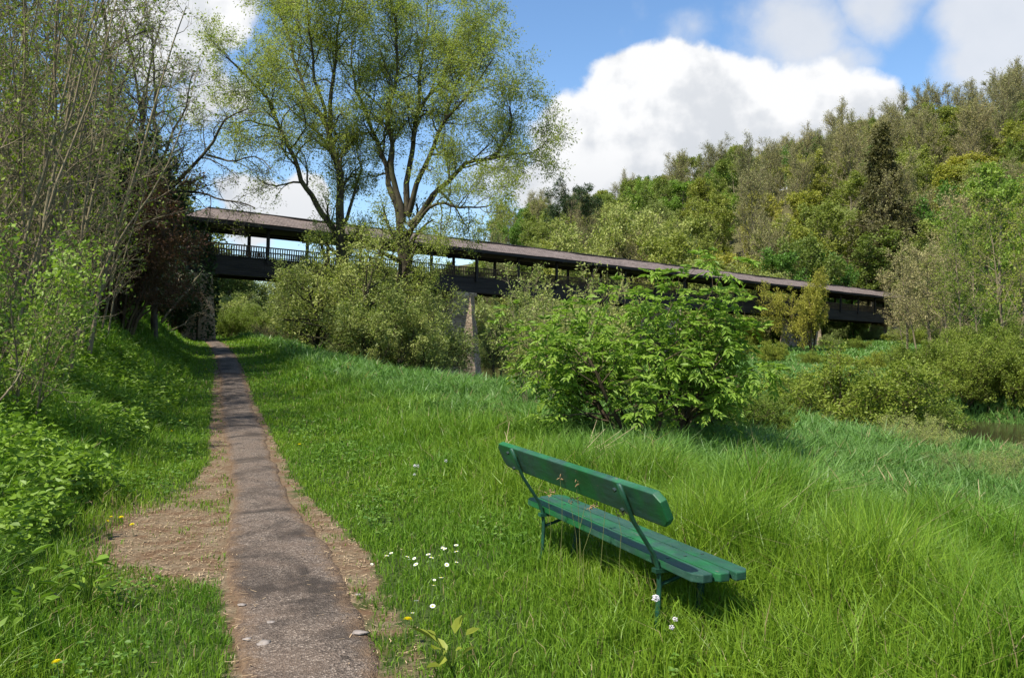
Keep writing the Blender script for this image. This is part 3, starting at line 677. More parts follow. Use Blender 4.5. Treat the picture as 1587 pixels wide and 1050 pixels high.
big_willow('willow_tree', 31, 530, 47, [
    ([(531, 575), (531, 470), (529, 375)], .42, .30, 0),
    ([(527, 372), (502, 335), (477, 298), (456, 245), (432, 200), (422, 160), (398, 135), (372, 112), (350, 88)], .20, .04, -3.0),
    ([(430, 200), (405, 190), (380, 185), (355, 190)], .07, .03, -3.5),
    ([(530, 375), (527, 300), (519, 245), (510, 205)], .27, .17, 0),
    ([(510, 205), (486, 160), (466, 115), (450, 75), (440, 40), (432, 0), (428, -22)], .14, .03, 2.5),
    ([(510, 205), (514, 160), (518, 110), (524, 60), (530, 10), (533, -22)], .15, .03, -2.0),
    ([(505, 185), (488, 120), (480, 60), (478, 0), (474, -22)], .11, .03, -3.5),
    ([(519, 245), (492, 205), (462, 178), (440, 160)], .09, .03, 3.),
    ([(531, 350), (545, 310), (556, 282), (560, 255), (552, 222)], .12, .03, 2.0)],
    'fine leaved willow with forked leaning trunks, left of the one with the long limb')
big_willow('willow_tree', 32, 624, 46, [
    ([(624, 580), (624, 470), (624, 372)], .50, .38, 0),
    ([(620, 372), (612, 310), (600, 262), (585, 225), (570, 185), (556, 150), (548, 100), (545, 60)], .22, .03, 2.5),
    ([(624, 345), (606, 245), (600, 185), (610, 140), (620, 95), (616, 40), (602, -10), (595, -22)], .20, .03, -2.),
    ([(628, 330), (636, 245), (645, 190), (662, 150), (690, 110), (702, 70), (720, 30)], .20, .03, 2.0),
    ([(640, 220), (650, 150), (652, 90), (660, 40), (668, -20), (670, -22)], .12, .03, 4.),
    ([(632, 335), (650, 282), (667, 230), (692, 182), (722, 150), (748, 118), (765, 90)], .18, .03, -3.),
    ([(690, 182), (712, 120), (735, 80), (742, 50)], .08, .03, -2.),
    ([(634, 350), (664, 315), (692, 285), (722, 256), (760, 246), (785, 215), (798, 182), (790, 165)], .20, .03, -2.5),
    ([(760, 246), (790, 244), (815, 248), (835, 232), (850, 215)], .07, .025, -2.5),
    ([(628, 365), (650, 335), (678, 310), (712, 322), (742, 326), (762, 318)], .13, .03, -4.)],
    'spreading willow with a long low limb reaching right, standing before the bridge roof')

# ------------------------------------------------------------------ mid-ground bushes and small trees
def mid():
    def one(kind, i, px, d, sc, label, name, cat='bush', rz=0., parts=('stems', 'foliage'), sz=None, dz=0., group=None):
        x, y, z = foot(px, d, dz); plant(name, K[kind][i % len(K[kind])], (x, y, z), rz, sc, label, cat, group, parts, sz)
    # willow bush mass on the near bank in front of the bridge
    P = var(P_wround, h=5.6, r=.17, stems=3, spread=.32, base=.5, lv=[LV(seg=7, wob=.12, k=7, tip=.25), LV(n=13, len=.40, ang=.85, start=.34, shape='even', seg=4, wob=.17, trop=.06, k=4), LV(n=6, len=.45, ang=.75, start=.2, seg=3, wob=.18, k=3)], tw=[LV(n=3, L=.42, r=.007, leaves=7, size=.12, asp=.45, jit=.07, up=.1)])
    wm = [plant_meshes('w', 60 + i, P, M['leaf_willowbush'], M['bark_willow']) for i in range(2)]
    for i, (px, d, sc, sz, lb) in enumerate([(548, 42, 1.15, 1.12, 'rounded grey green willow bush with dark trunk left of the nearest stone pier'), (606, 43.5, .84, .98, 'grey green willow bush below the right big willow, against the bridge'),
                                            (482, 46, .95, .85, 'low leafy willow bush at the left end of the bush row by the river'), (590, 40, .62, .62, 'small willow bush in front of the row, between the path and the pier'),
                                            (772, 52, .5, .8, 'thin willow bush just right of the nearest stone pier'), (520, 49, 1.0, 1.0, 'willow bush at the back of the row under the left big willow')]):
        x, y, z = foot(px, d); plant('willow_bush', wm[i % 2], (x, y, max(z, ZW)), i * 1.3, sc, lb, 'bush', None, ('stems', 'foliage'), sz)
    pt = plant_meshes('wt', 66, dict(h=4.6, r=.09, stems=3, spread=.2, base=.2, lv=[LV(seg=7, wob=.1, k=6, tip=.25), LV(n=10, len=.36, ang=.95, start=.5, shape='even', seg=4, wob=.17, trop=.03, k=4), LV(n=6, len=.45, ang=.75, start=.2, seg=3, wob=.18, k=3)], na=3, clump=.5, tw=[LV(n=3, L=.42, r=.006, leaves=7, size=.12, asp=.45, jit=.07, up=.1)]), M['leaf_willowbush'], M['bark_willow'])
    for i, (px, d, sc, lb) in enumerate([(676, 45, .95, 'small willow with bare lower stems before the nearest stone pier'), (655, 42, .9, 'small stemmed willow left of the nearest stone pier'), (575, 39.5, .95, 'small willow with clear dark stems at the front of the bush row')]):
        x, y, z = foot(px, d); plant('willow_tree', pt, (x, y, max(z, ZW)), i * 2., sc, lb, 'tree')
    # far bank, right
    one('ybush', 0, 1256, 82, .62, 'small yellow green tree before the bridge beside the light stone pier', 'small_tree', 'tree', 1., ('trunk', 'crown'), .86)
    one('shrub', 0, 1322, 23.5, 1.0, 'big rounded light green bush on the river edge right of the elder', 'riverside_bush', rz=.4, sz=.86)
    one('shrub', 1, 1388, 24.5, .72, 'lower bush leaning out at the right side of the big riverside bush', 'riverside_bush', rz=2., sz=.55)
    one('shrub', 2, 1262, 26, .6, 'small bush at the water left of the big riverside bush', 'riverside_bush', rz=1.)
    for i, (px, d, sc) in enumerate([(1490, 33.2, .75), (1560, 32.5, .75), (1630, 31.5, .8), (1440, 36.5, .75), (1520, 38, .85), (1590, 37, .9), (1410, 44, .5), (1355, 50, .42), (1305, 54, .40), (1262, 60, .42), (1195, 66, .6), (1130, 70, .8), (1075, 74, .9)]):
        one('shrub', i, px, d, sc, 'leafy green bush in the line along the far river bank', 'riverbank_bush', rz=i * 1.7, group='bushes along the far river bank')
    for i, (px, d, sc) in enumerate([(1010, 78, 1.1), (940, 84, 1.2), (880, 88, 1.2), (820, 92, 1.3), (770, 96, 1.3), (965, 70, .8)]):
        one('wbush', i, px, d, sc, 'grey green willow bush at the water beyond the bridge piers', 'willow_bush', rz=i * 1.1, group='willow bushes at the water beyond the piers')
    for i, (px, d, sc, zz) in enumerate([(1205, 103, .95, .8), (1290, 106, .9, .75), (1325, 110, 1.0, .8), (1350, 104, .7, .6), (1160, 98, .9, .8), (1415, 92, .9, .8), (1445, 86, .9, .8), (1475, 80, .95, .8), (1395, 100, .8, .6), (1505, 72, .9, .7), (1550, 74, 1.0, .8), (1285, 88, .5, .45), (1330, 84, .5, .45)]):
        one(('shrub', 'wbush')[i % 2], i, px, d, sc, 'green bush on the far bank around the right end of the bridge', 'bank_bush', rz=i * 1.3, sz=zz, group='bushes on the far bank round the bridge end')
    # thin pale young trees on the right bank
    Py = dict(h=11, r=.09, lv=[LV(seg=10, wob=.045, k=7, tip=.2), LV(n=20, len=.2, ang=.8, start=.25, seg=5, wob=.12, trop=.08, k=4), LV(n=4, len=.45, ang=.7, start=.2, seg=3, wob=.18, k=3)], na=3, clump=.6,
              tw=[LV(n=3, L=.5, r=.009, leaves=4, size=.12, asp=.55, jit=.06, up=.2)])
    ym = [plant_meshes('y', 80 + i, Py, M['leaf_hedge'], M['bark_pale']) for i in range(2)]
    yb = [plant_meshes('yb', 90 + i, var(Py, stems=3, spread=.15, base=.5, h=10), M['leaf_bud'], M['bark_pale']) for i in range(2)]
    ylab = ['slim pale stemmed young tree nearest the right edge of the photo', 'slim pale stemmed young tree second from the right edge', 'slim young tree in the middle of the pale stems on the right bank', 'slim pale young tree just right of the bare bud covered clump', 'slim young tree leaning left among the pale stems']
    for i, (px, d, sc, h) in enumerate([(1578, 50, .95, 1.0), (1553, 53, .9, .95), (1492, 55, .85, .9), (1470, 57, .8, .85), (1515, 60, .8, .9)]):
        x, y, z = foot(px, d); plant('young_tree', ym[i % 2], (x, y, z), i * 2.1, sc, ylab[i], 'tree', None, scz=h)
    for i, (px, d, sc, lb) in enumerate([(1432, 66, 1.0, 'beige budding multi stemmed tree at the right end of the bridge'), (1405, 74, .8, 'smaller beige budding tree hiding the end of the bridge roof'), (1455, 76, 1.05, 'taller beige budding tree behind the bridge end clump')]):
        x, y, z = foot(px, d); plant('budding_tree', yb[i % 2], (x, y, z), i * 2., sc, lb, 'tree')
    Pb = var(P_broad, h=12.5, r=.2, tw=[LV(n=4, L=.6, r=.01, leaves=10, size=.17, asp=.6, jit=.1, up=.2)])
    bm = plant_meshes('bl', 99, Pb, M['leaf_blossom'], M['bark_mid'])
    x, y, z = foot(1545, 66); plant('blossoming_tree', bm, (x, y, z), 0, 1.12, 'fresh green tree with white blossom on the far bank at the right', 'tree')
    fm = plant_meshes('fr', 98, Pb, M['leaf_fresh'], M['bark_mid'])
    x, y, z = foot(1640, 72); plant('broadleaf_tree', fm, (x, y, z), 1, 1.2, 'bright green leafy tree behind the blossoming tree at the right edge', 'tree')
    x, y, z = foot(1500, 84); plant('broadleaf_tree', fm, (x, y, z), 3, .8, 'green tree between the blossoming tree and the budding clump', 'tree')
    # pale scrub on the near bank at the right
    for i, (px, d, sc) in enumerate([(1478, 12.5, .27), (1535, 12, .25), (1592, 12.5, .36), (1440, 15.5, .36), (1508, 13.5, .25), (1630, 15, .4), (1420, 17, .45), (1400, 15.5, .4), (1560, 13.2, .24)]):
        one('gscrub', i, px, d, sc, 'pale twiggy scrub at the top of the bank on the right', 'scrub_bush', rz=i, group='pale scrub bushes on the right of the bank')
    # under and beyond the left end of the bridge
    for i, (px, d, sc, lb) in enumerate([(352, 56, .62, 'bright green bush beside the path just beyond the bridge'), (385, 60, .75, 'green bush right of the path beyond the bridge'), (420, 64, 1.0, 'taller bush between the path and the river beyond the bridge'), (455, 60, .8, 'bush at the river edge beyond the bridge left of the willow row'), (335, 70, 1.3, 'dense bush where the path disappears beyond the bridge'), (300, 66, 1.3, 'dense bush behind the left bridge abutment')]):
        one('shrub' if i < 2 else 'wbush', i, px, d, sc, lb, 'path_bush', rz=i * 2.)
    for i, (px, d) in enumerate([(425, 52), (438, 50), (412, 55)]):
        one('scrub', i, px, d, .75, 'dry brown scrub on the river bank under the bridge', 'scrub_bush', rz=i, group='dry scrub under the bridge')
mid()

# ------------------------------------------------------------------ left thicket on the bank
def left_side():
    def put(ms, px, d, sc, label, name, cat, rz=0., parts=('trunk', 'crown'), sz=None, group=None):
        x, y, z = foot(px, d); return plant(name, ms, (x, y, z), rz, sc, label, cat, group, parts, sz)
    lab = ['tall leafy thicket of pale upright stems at the left edge of the photo', 'pale stemmed thicket shrub second from the left edge', 'thicket shrub with leaning pale stems before the dark red bush', 'tall pale stemmed shrub at the back of the left thicket', 'slender thicket shrub on the crest of the bank', 'pale stemmed shrub just outside the left corner of the thicket']
    for i, (px, d, sc) in enumerate([(22, 15.5, .95), (62, 19, 1.0), (112, 24, .8), (60, 26, 1.2), (5, 20, 1.15), (-60, 13.5, .9)]):
        put(K['thicket'][i % 3], px, d, sc, lab[i], 'thicket_shrub', 'shrub', i * 1.9, ('stems', 'foliage'))
    # low nearer shrub with fresh leaves
    nm = plant_meshes('near', 120, var(P_thicket, h=3.4, stems=12, spread=.55, r=.018, base=.7, tw=[LV(n=2, L=.25, r=.003, leaves=3, size=.07, asp=.6, jit=.04, up=.25)]), M['leaf_fresh'], M['bark_pale'])
    put(nm, -8, 10.8, .85, 'low twiggy shrub with fresh leaves at the left edge above the nettles', 'hedge_shrub', 'shrub', 0, ('stems', 'foliage'))
    put(nm, 30, 14.0, .62, 'twiggy shrub with arching stems at the foot of the tall thicket', 'hedge_shrub', 'shrub', 2, ('stems', 'foliage'))
    # red leaved shrub
    rm = plant_meshes('red', 121, var(P_shrub, h=6.2, r=.07, stems=14, spread=.42, tw=[LV(n=4, L=.45, r=.007, leaves=5, size=.10, asp=.5, jit=.06, up=.2)]), M['leaf_red'], M['bark_brown'])
    put(rm, 186, 29, .86, 'dark red leaved shrub in the middle of the left thicket', 'red_shrub', 'shrub', 0, ('stems', 'foliage'))
    put(rm, 125, 30, .95, 'second dark red shrub behind and left of the larger one', 'red_shrub', 'shrub', 2.2, ('stems', 'foliage'))
    # dark evergreen mass behind
    dm = plant_meshes('dark', 122, var(P_shrub, h=5.5, r=.07, stems=14, spread=.4, tw=[LV(n=4, L=.4, r=.006, leaves=9, size=.14, asp=.55, jit=.08, up=.2)]), M['leaf_dark'], M['bark_brown'])
    for i, (px, d, sc, lb) in enumerate([(120, 30, 1.0, 'dark evergreen bush deep in the left thicket'), (200, 38, .6, 'dark evergreen bush at the top of the bank beside the bridge end'), (60, 28, 1.0, 'dark evergreen bush behind the pale stems at the left'), (262, 47, .6, 'dark ivy green bush against the left end of the bridge'), (165, 36, .95, 'dark evergreen bush behind the red shrub')]):
        put(dm, px, d, sc, lb, 'evergreen_bush', 'bush', i * 1.5, ('stems', 'foliage'))
    # slim half bare trees on the bank
    Pa = dict(h=13.5, r=.15, lv=[LV(seg=10, wob=.04, k=7, tip=.2), LV(n=24, len=.24, ang=.95, start=.3, shape='flat', seg=6, wob=.14, trop=.06, k=5), LV(n=7, len=.45, ang=.75, start=.2, seg=4, wob=.18, k=3)], na=4, clump=.6,
              tw=[LV(n=2, L=.5, r=.008, leaves=2, size=.08, asp=.6, jit=.05, up=.15)])
    am = [plant_meshes('al', 130 + i, Pa, M['leaf_hill'], M['bark_grey']) for i in range(2)]
    for i, (px, d, sc, lb) in enumerate([(240, 32, .92, 'slim half bare alder with upright trunk above the red shrub'), (165, 30, 1.0, 'half bare tree rising left of the slim alder'), (110, 34, 1.15, 'half bare tree rising behind the pale stemmed thicket'), (40, 30, 1.2, 'half bare tree at the back of the thicket near the left edge'), (205, 44, 1.1, 'half bare tree farthest back on the bank'), (-10, 25, 1.1, 'half bare tree at the left edge of the photo')]):
        put(am[i % 2], px, d, sc, lb, 'alder_tree', 'tree', i * 2.2)
    # bare limbs reaching right over the bridge end
    bx, by, bz = foot(236, 33); B = np.array([bx, by, bz])
    tr = [([(236, 470), (236, 400), (238, 330)], .2, .15, 0), ([(238, 330), (262, 300), (295, 262), (330, 225), (345, 190), (385, 168)], .11, .025, -2), ([(262, 300), (290, 300), (325, 302), (360, 312), (395, 322)], .06, .02, -3), ([(238, 330), (240, 260), (236, 180), (240, 100), (236, 40)], .13, .02, 1.), ([(240, 280), (265, 215), (290, 150), (300, 110)], .07, .02, 2.), ([(320, 240), (360, 250), (395, 240), (420, 262)], .05, .015, -2.5)]
    limbs = [([at(px, py, 33 + dd * (i / (len(t) - 1))) - B for i, (px, py) in enumerate(t)], a, b) for t, a, b, dd in tr]
    P = dict(lv=[LV(), LV(n=5, per_m=2.0, abs=1.9, ang=.85, start=.2, seg=5, wob=.18, trop=.02, k=4, rr=.5), LV(n=7, len=.45, ang=.75, start=.15, seg=4, wob=.2, k=3)], na=3, clump=.5, tw=[LV(n=2, L=.38, r=.006, leaves=2, size=.06, asp=.6, jit=.03, up=.1)])
    ms = plant_meshes('bl', 140, P, M['leaf_hill'], M['bark_grey'], limbs); plant('bare_tree', ms, (bx, by, bz), label='bare grey tree with long limbs reaching right over the bridge end', cat='tree')
    # arching bare branches on the bank
    rng = np.random.default_rng(4)
    for tr, d, r, lb in [([(30, 560), (75, 520), (110, 495), (180, 488)], 12.5, .012, 'pale bare branch arching right over the bank grass'), ([(60, 540), (110, 518), (140, 505), (158, 490)], 12.8, .010, 'pale bare branch curving up beside the arching one'), ([(0, 620), (25, 590), (36, 566)], 8.5, .011, 'short pale broken branch at the left edge'), ([(250, 500), (285, 455), (310, 425)], 34, .05, 'leaning bare pole against the ivy at the bridge end'), ([(265, 512), (300, 490), (330, 470)], 36, .03, 'thin dead branch lying up the bank by the abutment'), ([(15, 570), (80, 600), (130, 640)], 8.2, .006, 'long thin stem hanging down across the nettles')]:
        g = Geo(); p = np.array([at(px, py, d + .3 * i) for i, (px, py) in enumerate(tr)]); q = np.linspace(0, len(p) - 1, 9); pp = np.stack([np.interp(q, np.arange(len(p)), p[:, a]) for a in range(3)], -1); pp[1:-1] += rng.normal(0, .012 * d / 10, (7, 3))
        tube(g, pp, np.linspace(r, r * .35, 9), 6)
        for k in (3, 5, 6): 
            dv = norm(pp[k + 1] - pp[k]) + rng.normal(0, .5, 3); tube(g, [pp[k], pp[k] + dv * .12 * d / 10, pp[k] + dv * .28 * d / 10 + np.array([0, 0, .02])], [r * .5, r * .3, r * .15], 4)
        tag(g.obj('bare_branch', M['bark_pale'], smooth=True), lb, 'branch')
    # ivy on the left bridge end
    rng = np.random.default_rng(9); n = 5200; g = Geo()
    c = np.array([-19.3, 49.7]); u = np.array([.763, .645]); w = np.array([.645, -.763])
    h = rng.random(n) ** .8; ring = rng.random(n) * 2 * math.pi; rad = (1.25 + .5 * vnoise(ring * 2, h * 6, 1.) - .55 * np.clip((h - .55) / .45, 0, 1))
    base = tz(*c); zz = base - .2 + h * 7.6
    pos = np.stack([c[0] - .2 * u[0] + w[0] * .6 + rad * np.cos(ring) * .95, c[1] - .2 * u[1] + w[1] * .6 + rad * np.sin(ring) * .95 , zz], -1) + rng.normal(0, .13, (n, 3))
    leaves(g, rng, pos, norm(np.stack([np.cos(ring), np.sin(ring), -.5 + 0 * h], -1) + rng.normal(0, .4, (n, 3))), .17, .9, .5)
    g2 = Geo()
    r = empty('ivy_plant', (0, 0, 0)); tag(r, 'dark ivy climbing the left end pier of the bridge', 'ivy')
    for k in range(7):
        a = k * .9; tube(g2, [(c[0] + w[0] * .6 + 1.15 * math.cos(a), c[1] + w[1] * .6 + 1.15 * math.sin(a), base - .2), (c[0] + w[0] * .6 + 1.05 * math.cos(a + .2), c[1] + w[1] * .6 + 1.05 * math.sin(a + .2), base + 3), (c[0] + w[0] * .6 + .8 * math.cos(a), c[1] + w[1] * .6 + .8 * math.sin(a), base + 6.6)], [.05, .04, .015], 5)
    g2.obj('stem', M['bark_brown'], r, smooth=True); g.obj('foliage', M['leaf_dark'], r)
left_side()

# ------------------------------------------------------------------ elder bush in the middle
def elder():
    d0 = 12.3; bx, by, bz = foot(1020, d0); B = np.array([bx, by, bz]); rng = np.random.default_rng(50); g = Geo(); gs = Geo()
    P = dict(lv=[LV(seg=7, wob=.09, k=7, tip=.3), LV(n=9, len=.42, ang=.8, start=.34, shape='even', seg=5, wob=.15, trop=.05, k=5), LV(n=4, len=.5, ang=.75, start=.3, seg=4, wob=.18, trop=.04, k=4)], na=3, a0=.4)
    sk = {'polys': [], 'A': [], 'D': []}
    for i in range(11):
        a = i * 2.4 + .3; sp = .15 + .85 * ((i * .618) % 1); d = norm(np.array([math.cos(a) * sp * 1.1, math.sin(a) * sp * .9, 1.]))
        branch(sk, rng, (.22 * math.cos(a), .22 * math.sin(a), -.15), d, (1.98 + .65 * rng.random() - .25 * sp) * (1 - .24 * max(0, math.cos(a)) * sp), .032 + .02 * rng.random(), 0, P)
    # low side shoots that carry leaves near the ground
    for i in range(7):
        a = rng.random() * 6.28; d = norm(np.array([math.cos(a), math.sin(a), .55 + .5 * rng.random()])); branch(sk, rng, (.25 * math.cos(a), .25 * math.sin(a), .05), d, 1.1 + .9 * rng.random(), .014, 1, P)
    for pts, rad, k in sk['polys']: tube(gs, pts, rad, k, cap=False)
    A = np.array(sk['A']); D = norm(np.array(sk['D'])); nC = 2
    A = np.repeat(A, nC, 0) + rng.normal(0, .03, (len(A) * nC, 3)); va = np.repeat(rng.random(len(D)), nC); D = np.repeat(D, nC, 0); n = len(A)
    rd = norm(D * .5 + rng.normal(0, .8, (n, 3)) + np.array([0, 0, .25])); up = norm(np.array([0, 0, 1.]) - rd * rd[:, 2:3] + rng.normal(0, .15, (n, 3))); sd = norm(np.cross(rd, up)); L = .19 * (.65 + .6 * rng.random(n))
    for u, s in [(.38, -1), (.38, 1), (.62, -1), (.62, 1), (.86, -1), (.86, 1), (.95, 0)]:
        pos = A + rd * (L * u)[:, None] - np.array([0, 0, 1.]) * (L * u * u * .55)[:, None]
        dd = norm(rd * (.75 if s else 1.) + sd * s * .85 + np.array([0, 0, -.42]) + rng.normal(0, .12, (n, 3)))
        nr = norm(up + rng.normal(0, .25, (n, 3))); s2 = norm(np.cross(nr, dd)); nr = np.cross(dd, s2); LL = (.098 * (.7 + .6 * rng.random(n)))[:, None]; W = LL * .19; f = .5
        Q = np.stack([pos, pos + dd * LL * .3 - s2 * W + nr * W * f, pos + dd * LL * .66 - s2 * W * .8 + nr * W * f * .7 - nr * LL * .05, pos + dd * LL - nr * LL * .16, pos + dd * LL * .66 + s2 * W * .8 + nr * W * f * .7 - nr * LL * .05, pos + dd * LL * .3 + s2 * W + nr * W * f], 1)
        i = np.arange(n)[:, None] * 6; g.add(Q.reshape(-1, 3), np.concatenate([i + np.array([[0, 3, 2, 1]]), i + np.array([[0, 5, 4, 3]])]), 0, np.repeat(np.clip(.65 * va + .35 * rng.random(n), 0, 1), 6))
    r = empty('elder_bush', (bx, by, bz)); tag(r, 'large bright green elder bush with drooping compound leaves behind the bench', 'bush')
    r.scale = (1.03, 1.03, .88)
    gs.obj('stems', M['bark_brown'], r, smooth=True); g.obj('foliage', M['leaf_elder'], r)
    # slim pale shrub left of the elder
    ps = dict(h=3.1, r=.016, stems=16, spread=.38, base=.35, lv=[LV(seg=7, wob=.07, k=5, tip=.2), LV(n=8, len=.32, ang=.65, start=.3, seg=4, wob=.14, trop=.08, k=3)], na=4, clump=1., tw=[LV(n=3, L=.24, r=.003, leaves=5, size=.06, asp=.4, jit=.02, up=.3)])
    ms = plant_meshes('sl', 55, ps, M['leaf_willowbush'], M['bark_pale'])
    for px, d, sc, lb in [(845, 17, 1.0, 'slim willow shrub with pale upright stems left of the elder'), (890, 19, 1.05, 'slim willow shrub half hidden behind the elder')]:
        x, y, z = foot(px, d); plant('willow_shrub', ms, (x, y, z), px, sc, lb, 'shrub', None, ('stems', 'foliage'))
    # weedy bush to its right on the bank edge
    for i, (px, d, sc) in enumerate([(1130, 14.5, .34), (1180, 15, .3), (1085, 13.6, .25)]):
        x, y, z = foot(px, d); plant('weedy_bush', K['shrub'][i % 3], (x, y, z), i, sc, 'low weedy bush in the grass at the right foot of the elder', 'bush', 'low weedy bushes right of the elder', ('stems', 'foliage'))
elder()

# ------------------------------------------------------------------ the bench
def bench():
    t = np.array([.37, -.929, 0]); t /= np.linalg.norm(t); w = np.array([.929, .37, 0]); w /= np.linalg.norm(w); zz = np.array([0, 0, 1.])
    cx, cy = .67, 5.37; gz = tz(cx, cy)
    root = empty('park_bench', (cx, cy, gz), (0, 0, math.atan2(w[1], w[0])))   # local x = to the river, local y = to the far end
    tag(root, 'green painted wooden park bench facing the river in tall grass', 'bench')
    m = Mat('green_paint'); oi = m.new('ShaderNodeObjectInfo'); va = m.new('ShaderNodeVectorMath', operation='ADD'); m.l(m.obj(), va.inputs[0]); m.l(m.math('MULTIPLY', oi.outputs['Random'], 31.), va.inputs[1]); pv = va.outputs[0]; m.tc = type('T', (), {'outputs': {'Object': pv}})(); n = m.noise(5, 5, .65, stretch=(1.5, .5, 1.5)); n2 = m.noise(26, 5, .7, stretch=(1.4, .25, 1)); nb = m.noise(2.4, 4, .6)
    c = m.ramp(n, [(.3, (.007, .07, .02)), (.55, (.011, .115, .033)), (.75, (.026, .165, .055))])
    c = m.mix(m.rng(nb, .42, .58, 0, .9), c, m.ramp(n2, [(.3, (.012, .035, .028)), (.7, (.034, .085, .066))]))
    vo = m.noise(140, 2, .5); c = m.mix(m.rng(vo, .68, .74, 0, .7), c, (.14, .24, .17)); c = m.mix(m.rng(m.noise(18, 6, .75, stretch=(1.3, .35, 1.3)), .655, .68, 0, .85), c, (.13, .115, .09))
    paint = m.surf(c, m.rng(n2, .3, .7, .42, .65), m.bump(n2, .25, .004), .35)
    m2 = Mat('green_iron'); iron = m2.surf(m2.ramp(m2.noise(14, 5, .7), [(.35, (.006, .035, .02)), (.62, (.012, .075, .04)), (.75, (.05, .035, .02))]), .5, None, .5)
    m3 = Mat('dark_bolt'); bolt = m3.surf((.02, .035, .028), .45, None, .5)
    def plank(name, cpos, L, W, T, tilt=0., chx=0.045, corners=(1, 1), parent=root):
        """board along local y; its ends have cut corners; edges bevelled by a modifier baked into the mesh"""
        import bmesh
        a = W / 2; h = L / 2; k = chx
        out = []
        for sx, sy in ((-1, -1), (1, -1), (1, 1), (-1, 1)):
            cut = k if corners[0 if sx < 0 else 1] else .006
            p1 = (sx * a, sy * (h - cut)); p2 = (sx * (a - cut * .8), sy * h)
            out += [p1, p2] if sx * sy > 0 else [p2, p1]
        # order round the outline
        out = sorted(out, key=lambda p: math.atan2(p[1] / h, p[0] / a))
        bm = bmesh.new(); vs = [bm.verts.new((x, y, -T / 2)) for x, y in out]; f = bm.faces.new(vs)
        r = bmesh.ops.extrude_face_region(bm, geom=[f]); bmesh.ops.translate(bm, vec=(0, 0, T), verts=[e for e in r['geom'] if isinstance(e, bmesh.types.BMVert)])
        bmesh.ops.recalc_face_normals(bm, faces=bm.faces); bmesh.ops.bevel(bm, geom=list(bm.edges), offset=.006, segments=2, affect='EDGES', profile=.6)
        me = bpy.data.meshes.new(name); bm.to_mesh(me); bm.free(); me.materials.append(paint)
        o = link(bpy.data.objects.new(name, me), parent); o.location = cpos; o.rotation_euler = (0, tilt, 0); return o
    L = 2.26
    for i, x in enumerate((-.112, 0., .112)): plank('seat_slat', (x, 0, .42), L + (.0, .03, .05)[i], .101, .045, 0., .05 if i != 1 else .03, (1, 0) if i == 0 else ((1, 1) if i == 1 else (0, 1)))
    # backrest: leans back, board from .69 to .87
    bt = math.atan2(.075, .175)
    ob = plank('backrest', (-.335, .01, .785), L + .02, .19, .042, 0., .05, (1, 1))
    ob.rotation_euler = (0, R(90) - bt, 0)
    for sy in (-1, 1):
        y = sy * .78
        g = Geo(); P = [(-.416, y, .868), (-.380, y, .785), (-.326, y, .66), (-.20, y, .47), (-.172, y, .39), (-.165, y, .30), (-.175, y, .15), (-.21, y, -.12)]
        tube(g, P, .018, 8, flat=(1.15, .62)); g.obj('rear_leg', iron, root, smooth=True, attr=False)
        g = Geo(); tube(g, [(.10, y, .395), (.11, y, .33), (.095, y, .18), (.065, y, .06), (.06, y, -.12)], .021, 8); g.obj('front_leg', iron, root, smooth=True, attr=False)
        g = Geo(); box(g, (-.02, y, .383), (.36, .045, .022)); tube(g, [(-.165, y, .30), (-.05, y, .33), (.06, y, .372)], .011, 6); g.obj('seat_bracket', iron, root, attr=False)
        for zz_, xx in ((.845, -.412), (.735, -.365)):
            g = Geo(); tube(g, [(xx - .024, y, zz_ - .004), (xx - .038, y, zz_ - .010)], .012, 6); g.obj('bolt', bolt, root, attr=False)
        for xx in (-.112, 0, .112):
            g = Geo(); tube(g, [(xx, y, .4425), (xx, y, .4455)], .010, 8); g.obj('bolt', bolt, root, attr=False)
    return root
bench()

# ------------------------------------------------------------------ grass and ground plants (nobody could count these)
def blades(g, rng, pos, h, w, lean, col, bend=.5):
    n = len(pos); a = rng.random(n) * 2 * math.pi; f = rng.random(n) * 2 * math.pi
    ld = np.stack([np.cos(a), np.sin(a), 0 * a], -1); sd = np.stack([np.cos(f), np.sin(f), 0 * f], -1); h = h[:, None]; w = w[:, None]; lean = lean[:, None]
    zz = np.array([0, 0, 1.]); mid = pos + zz * h * .58 + ld * h * lean * .28; tip = pos + zz * h * (1 - .35 * lean) + ld * h * lean
    Q = np.stack([pos - sd * w, pos + sd * w, mid + sd * w * .85, mid - sd * w * .85, tip], 1); i = np.arange(n)[:, None] * 5
    base = g.n; C = np.repeat(col, 5, 0)
    g.add(Q.reshape(-1, 3), i + np.array([[0, 1, 2, 3]]), 0, 0, C)
    F = (i + np.array([[3, 2, 4]])) + base; g.L.append(F.ravel()); g.S.append(np.full(n, 3, np.int32)); g.M.append(np.zeros(n, np.int32))
def sample(rng, y0, y1, dens, x0=None, x1=None):
    hw = .64 * y1 + 1.6; n = int((y1 - y0) * 2 * hw * dens); x = (rng.random(n) * 2 - 1) * hw; y = y0 + (y1 - y0) * rng.random(n)
    k = np.abs(x) < .64 * y + 1.5; return x[k], y[k]
BLADE = [(1.6, 3.4, 900, .0034), (3.4, 6, 3600, .0030), (6, 9, 2300, .0038), (9, 14, 1250, .0052), (14, 22, 560, .0085), (22, 36, 230, .014), (36, 64, 80, .026), (64, 112, 26, .05)]
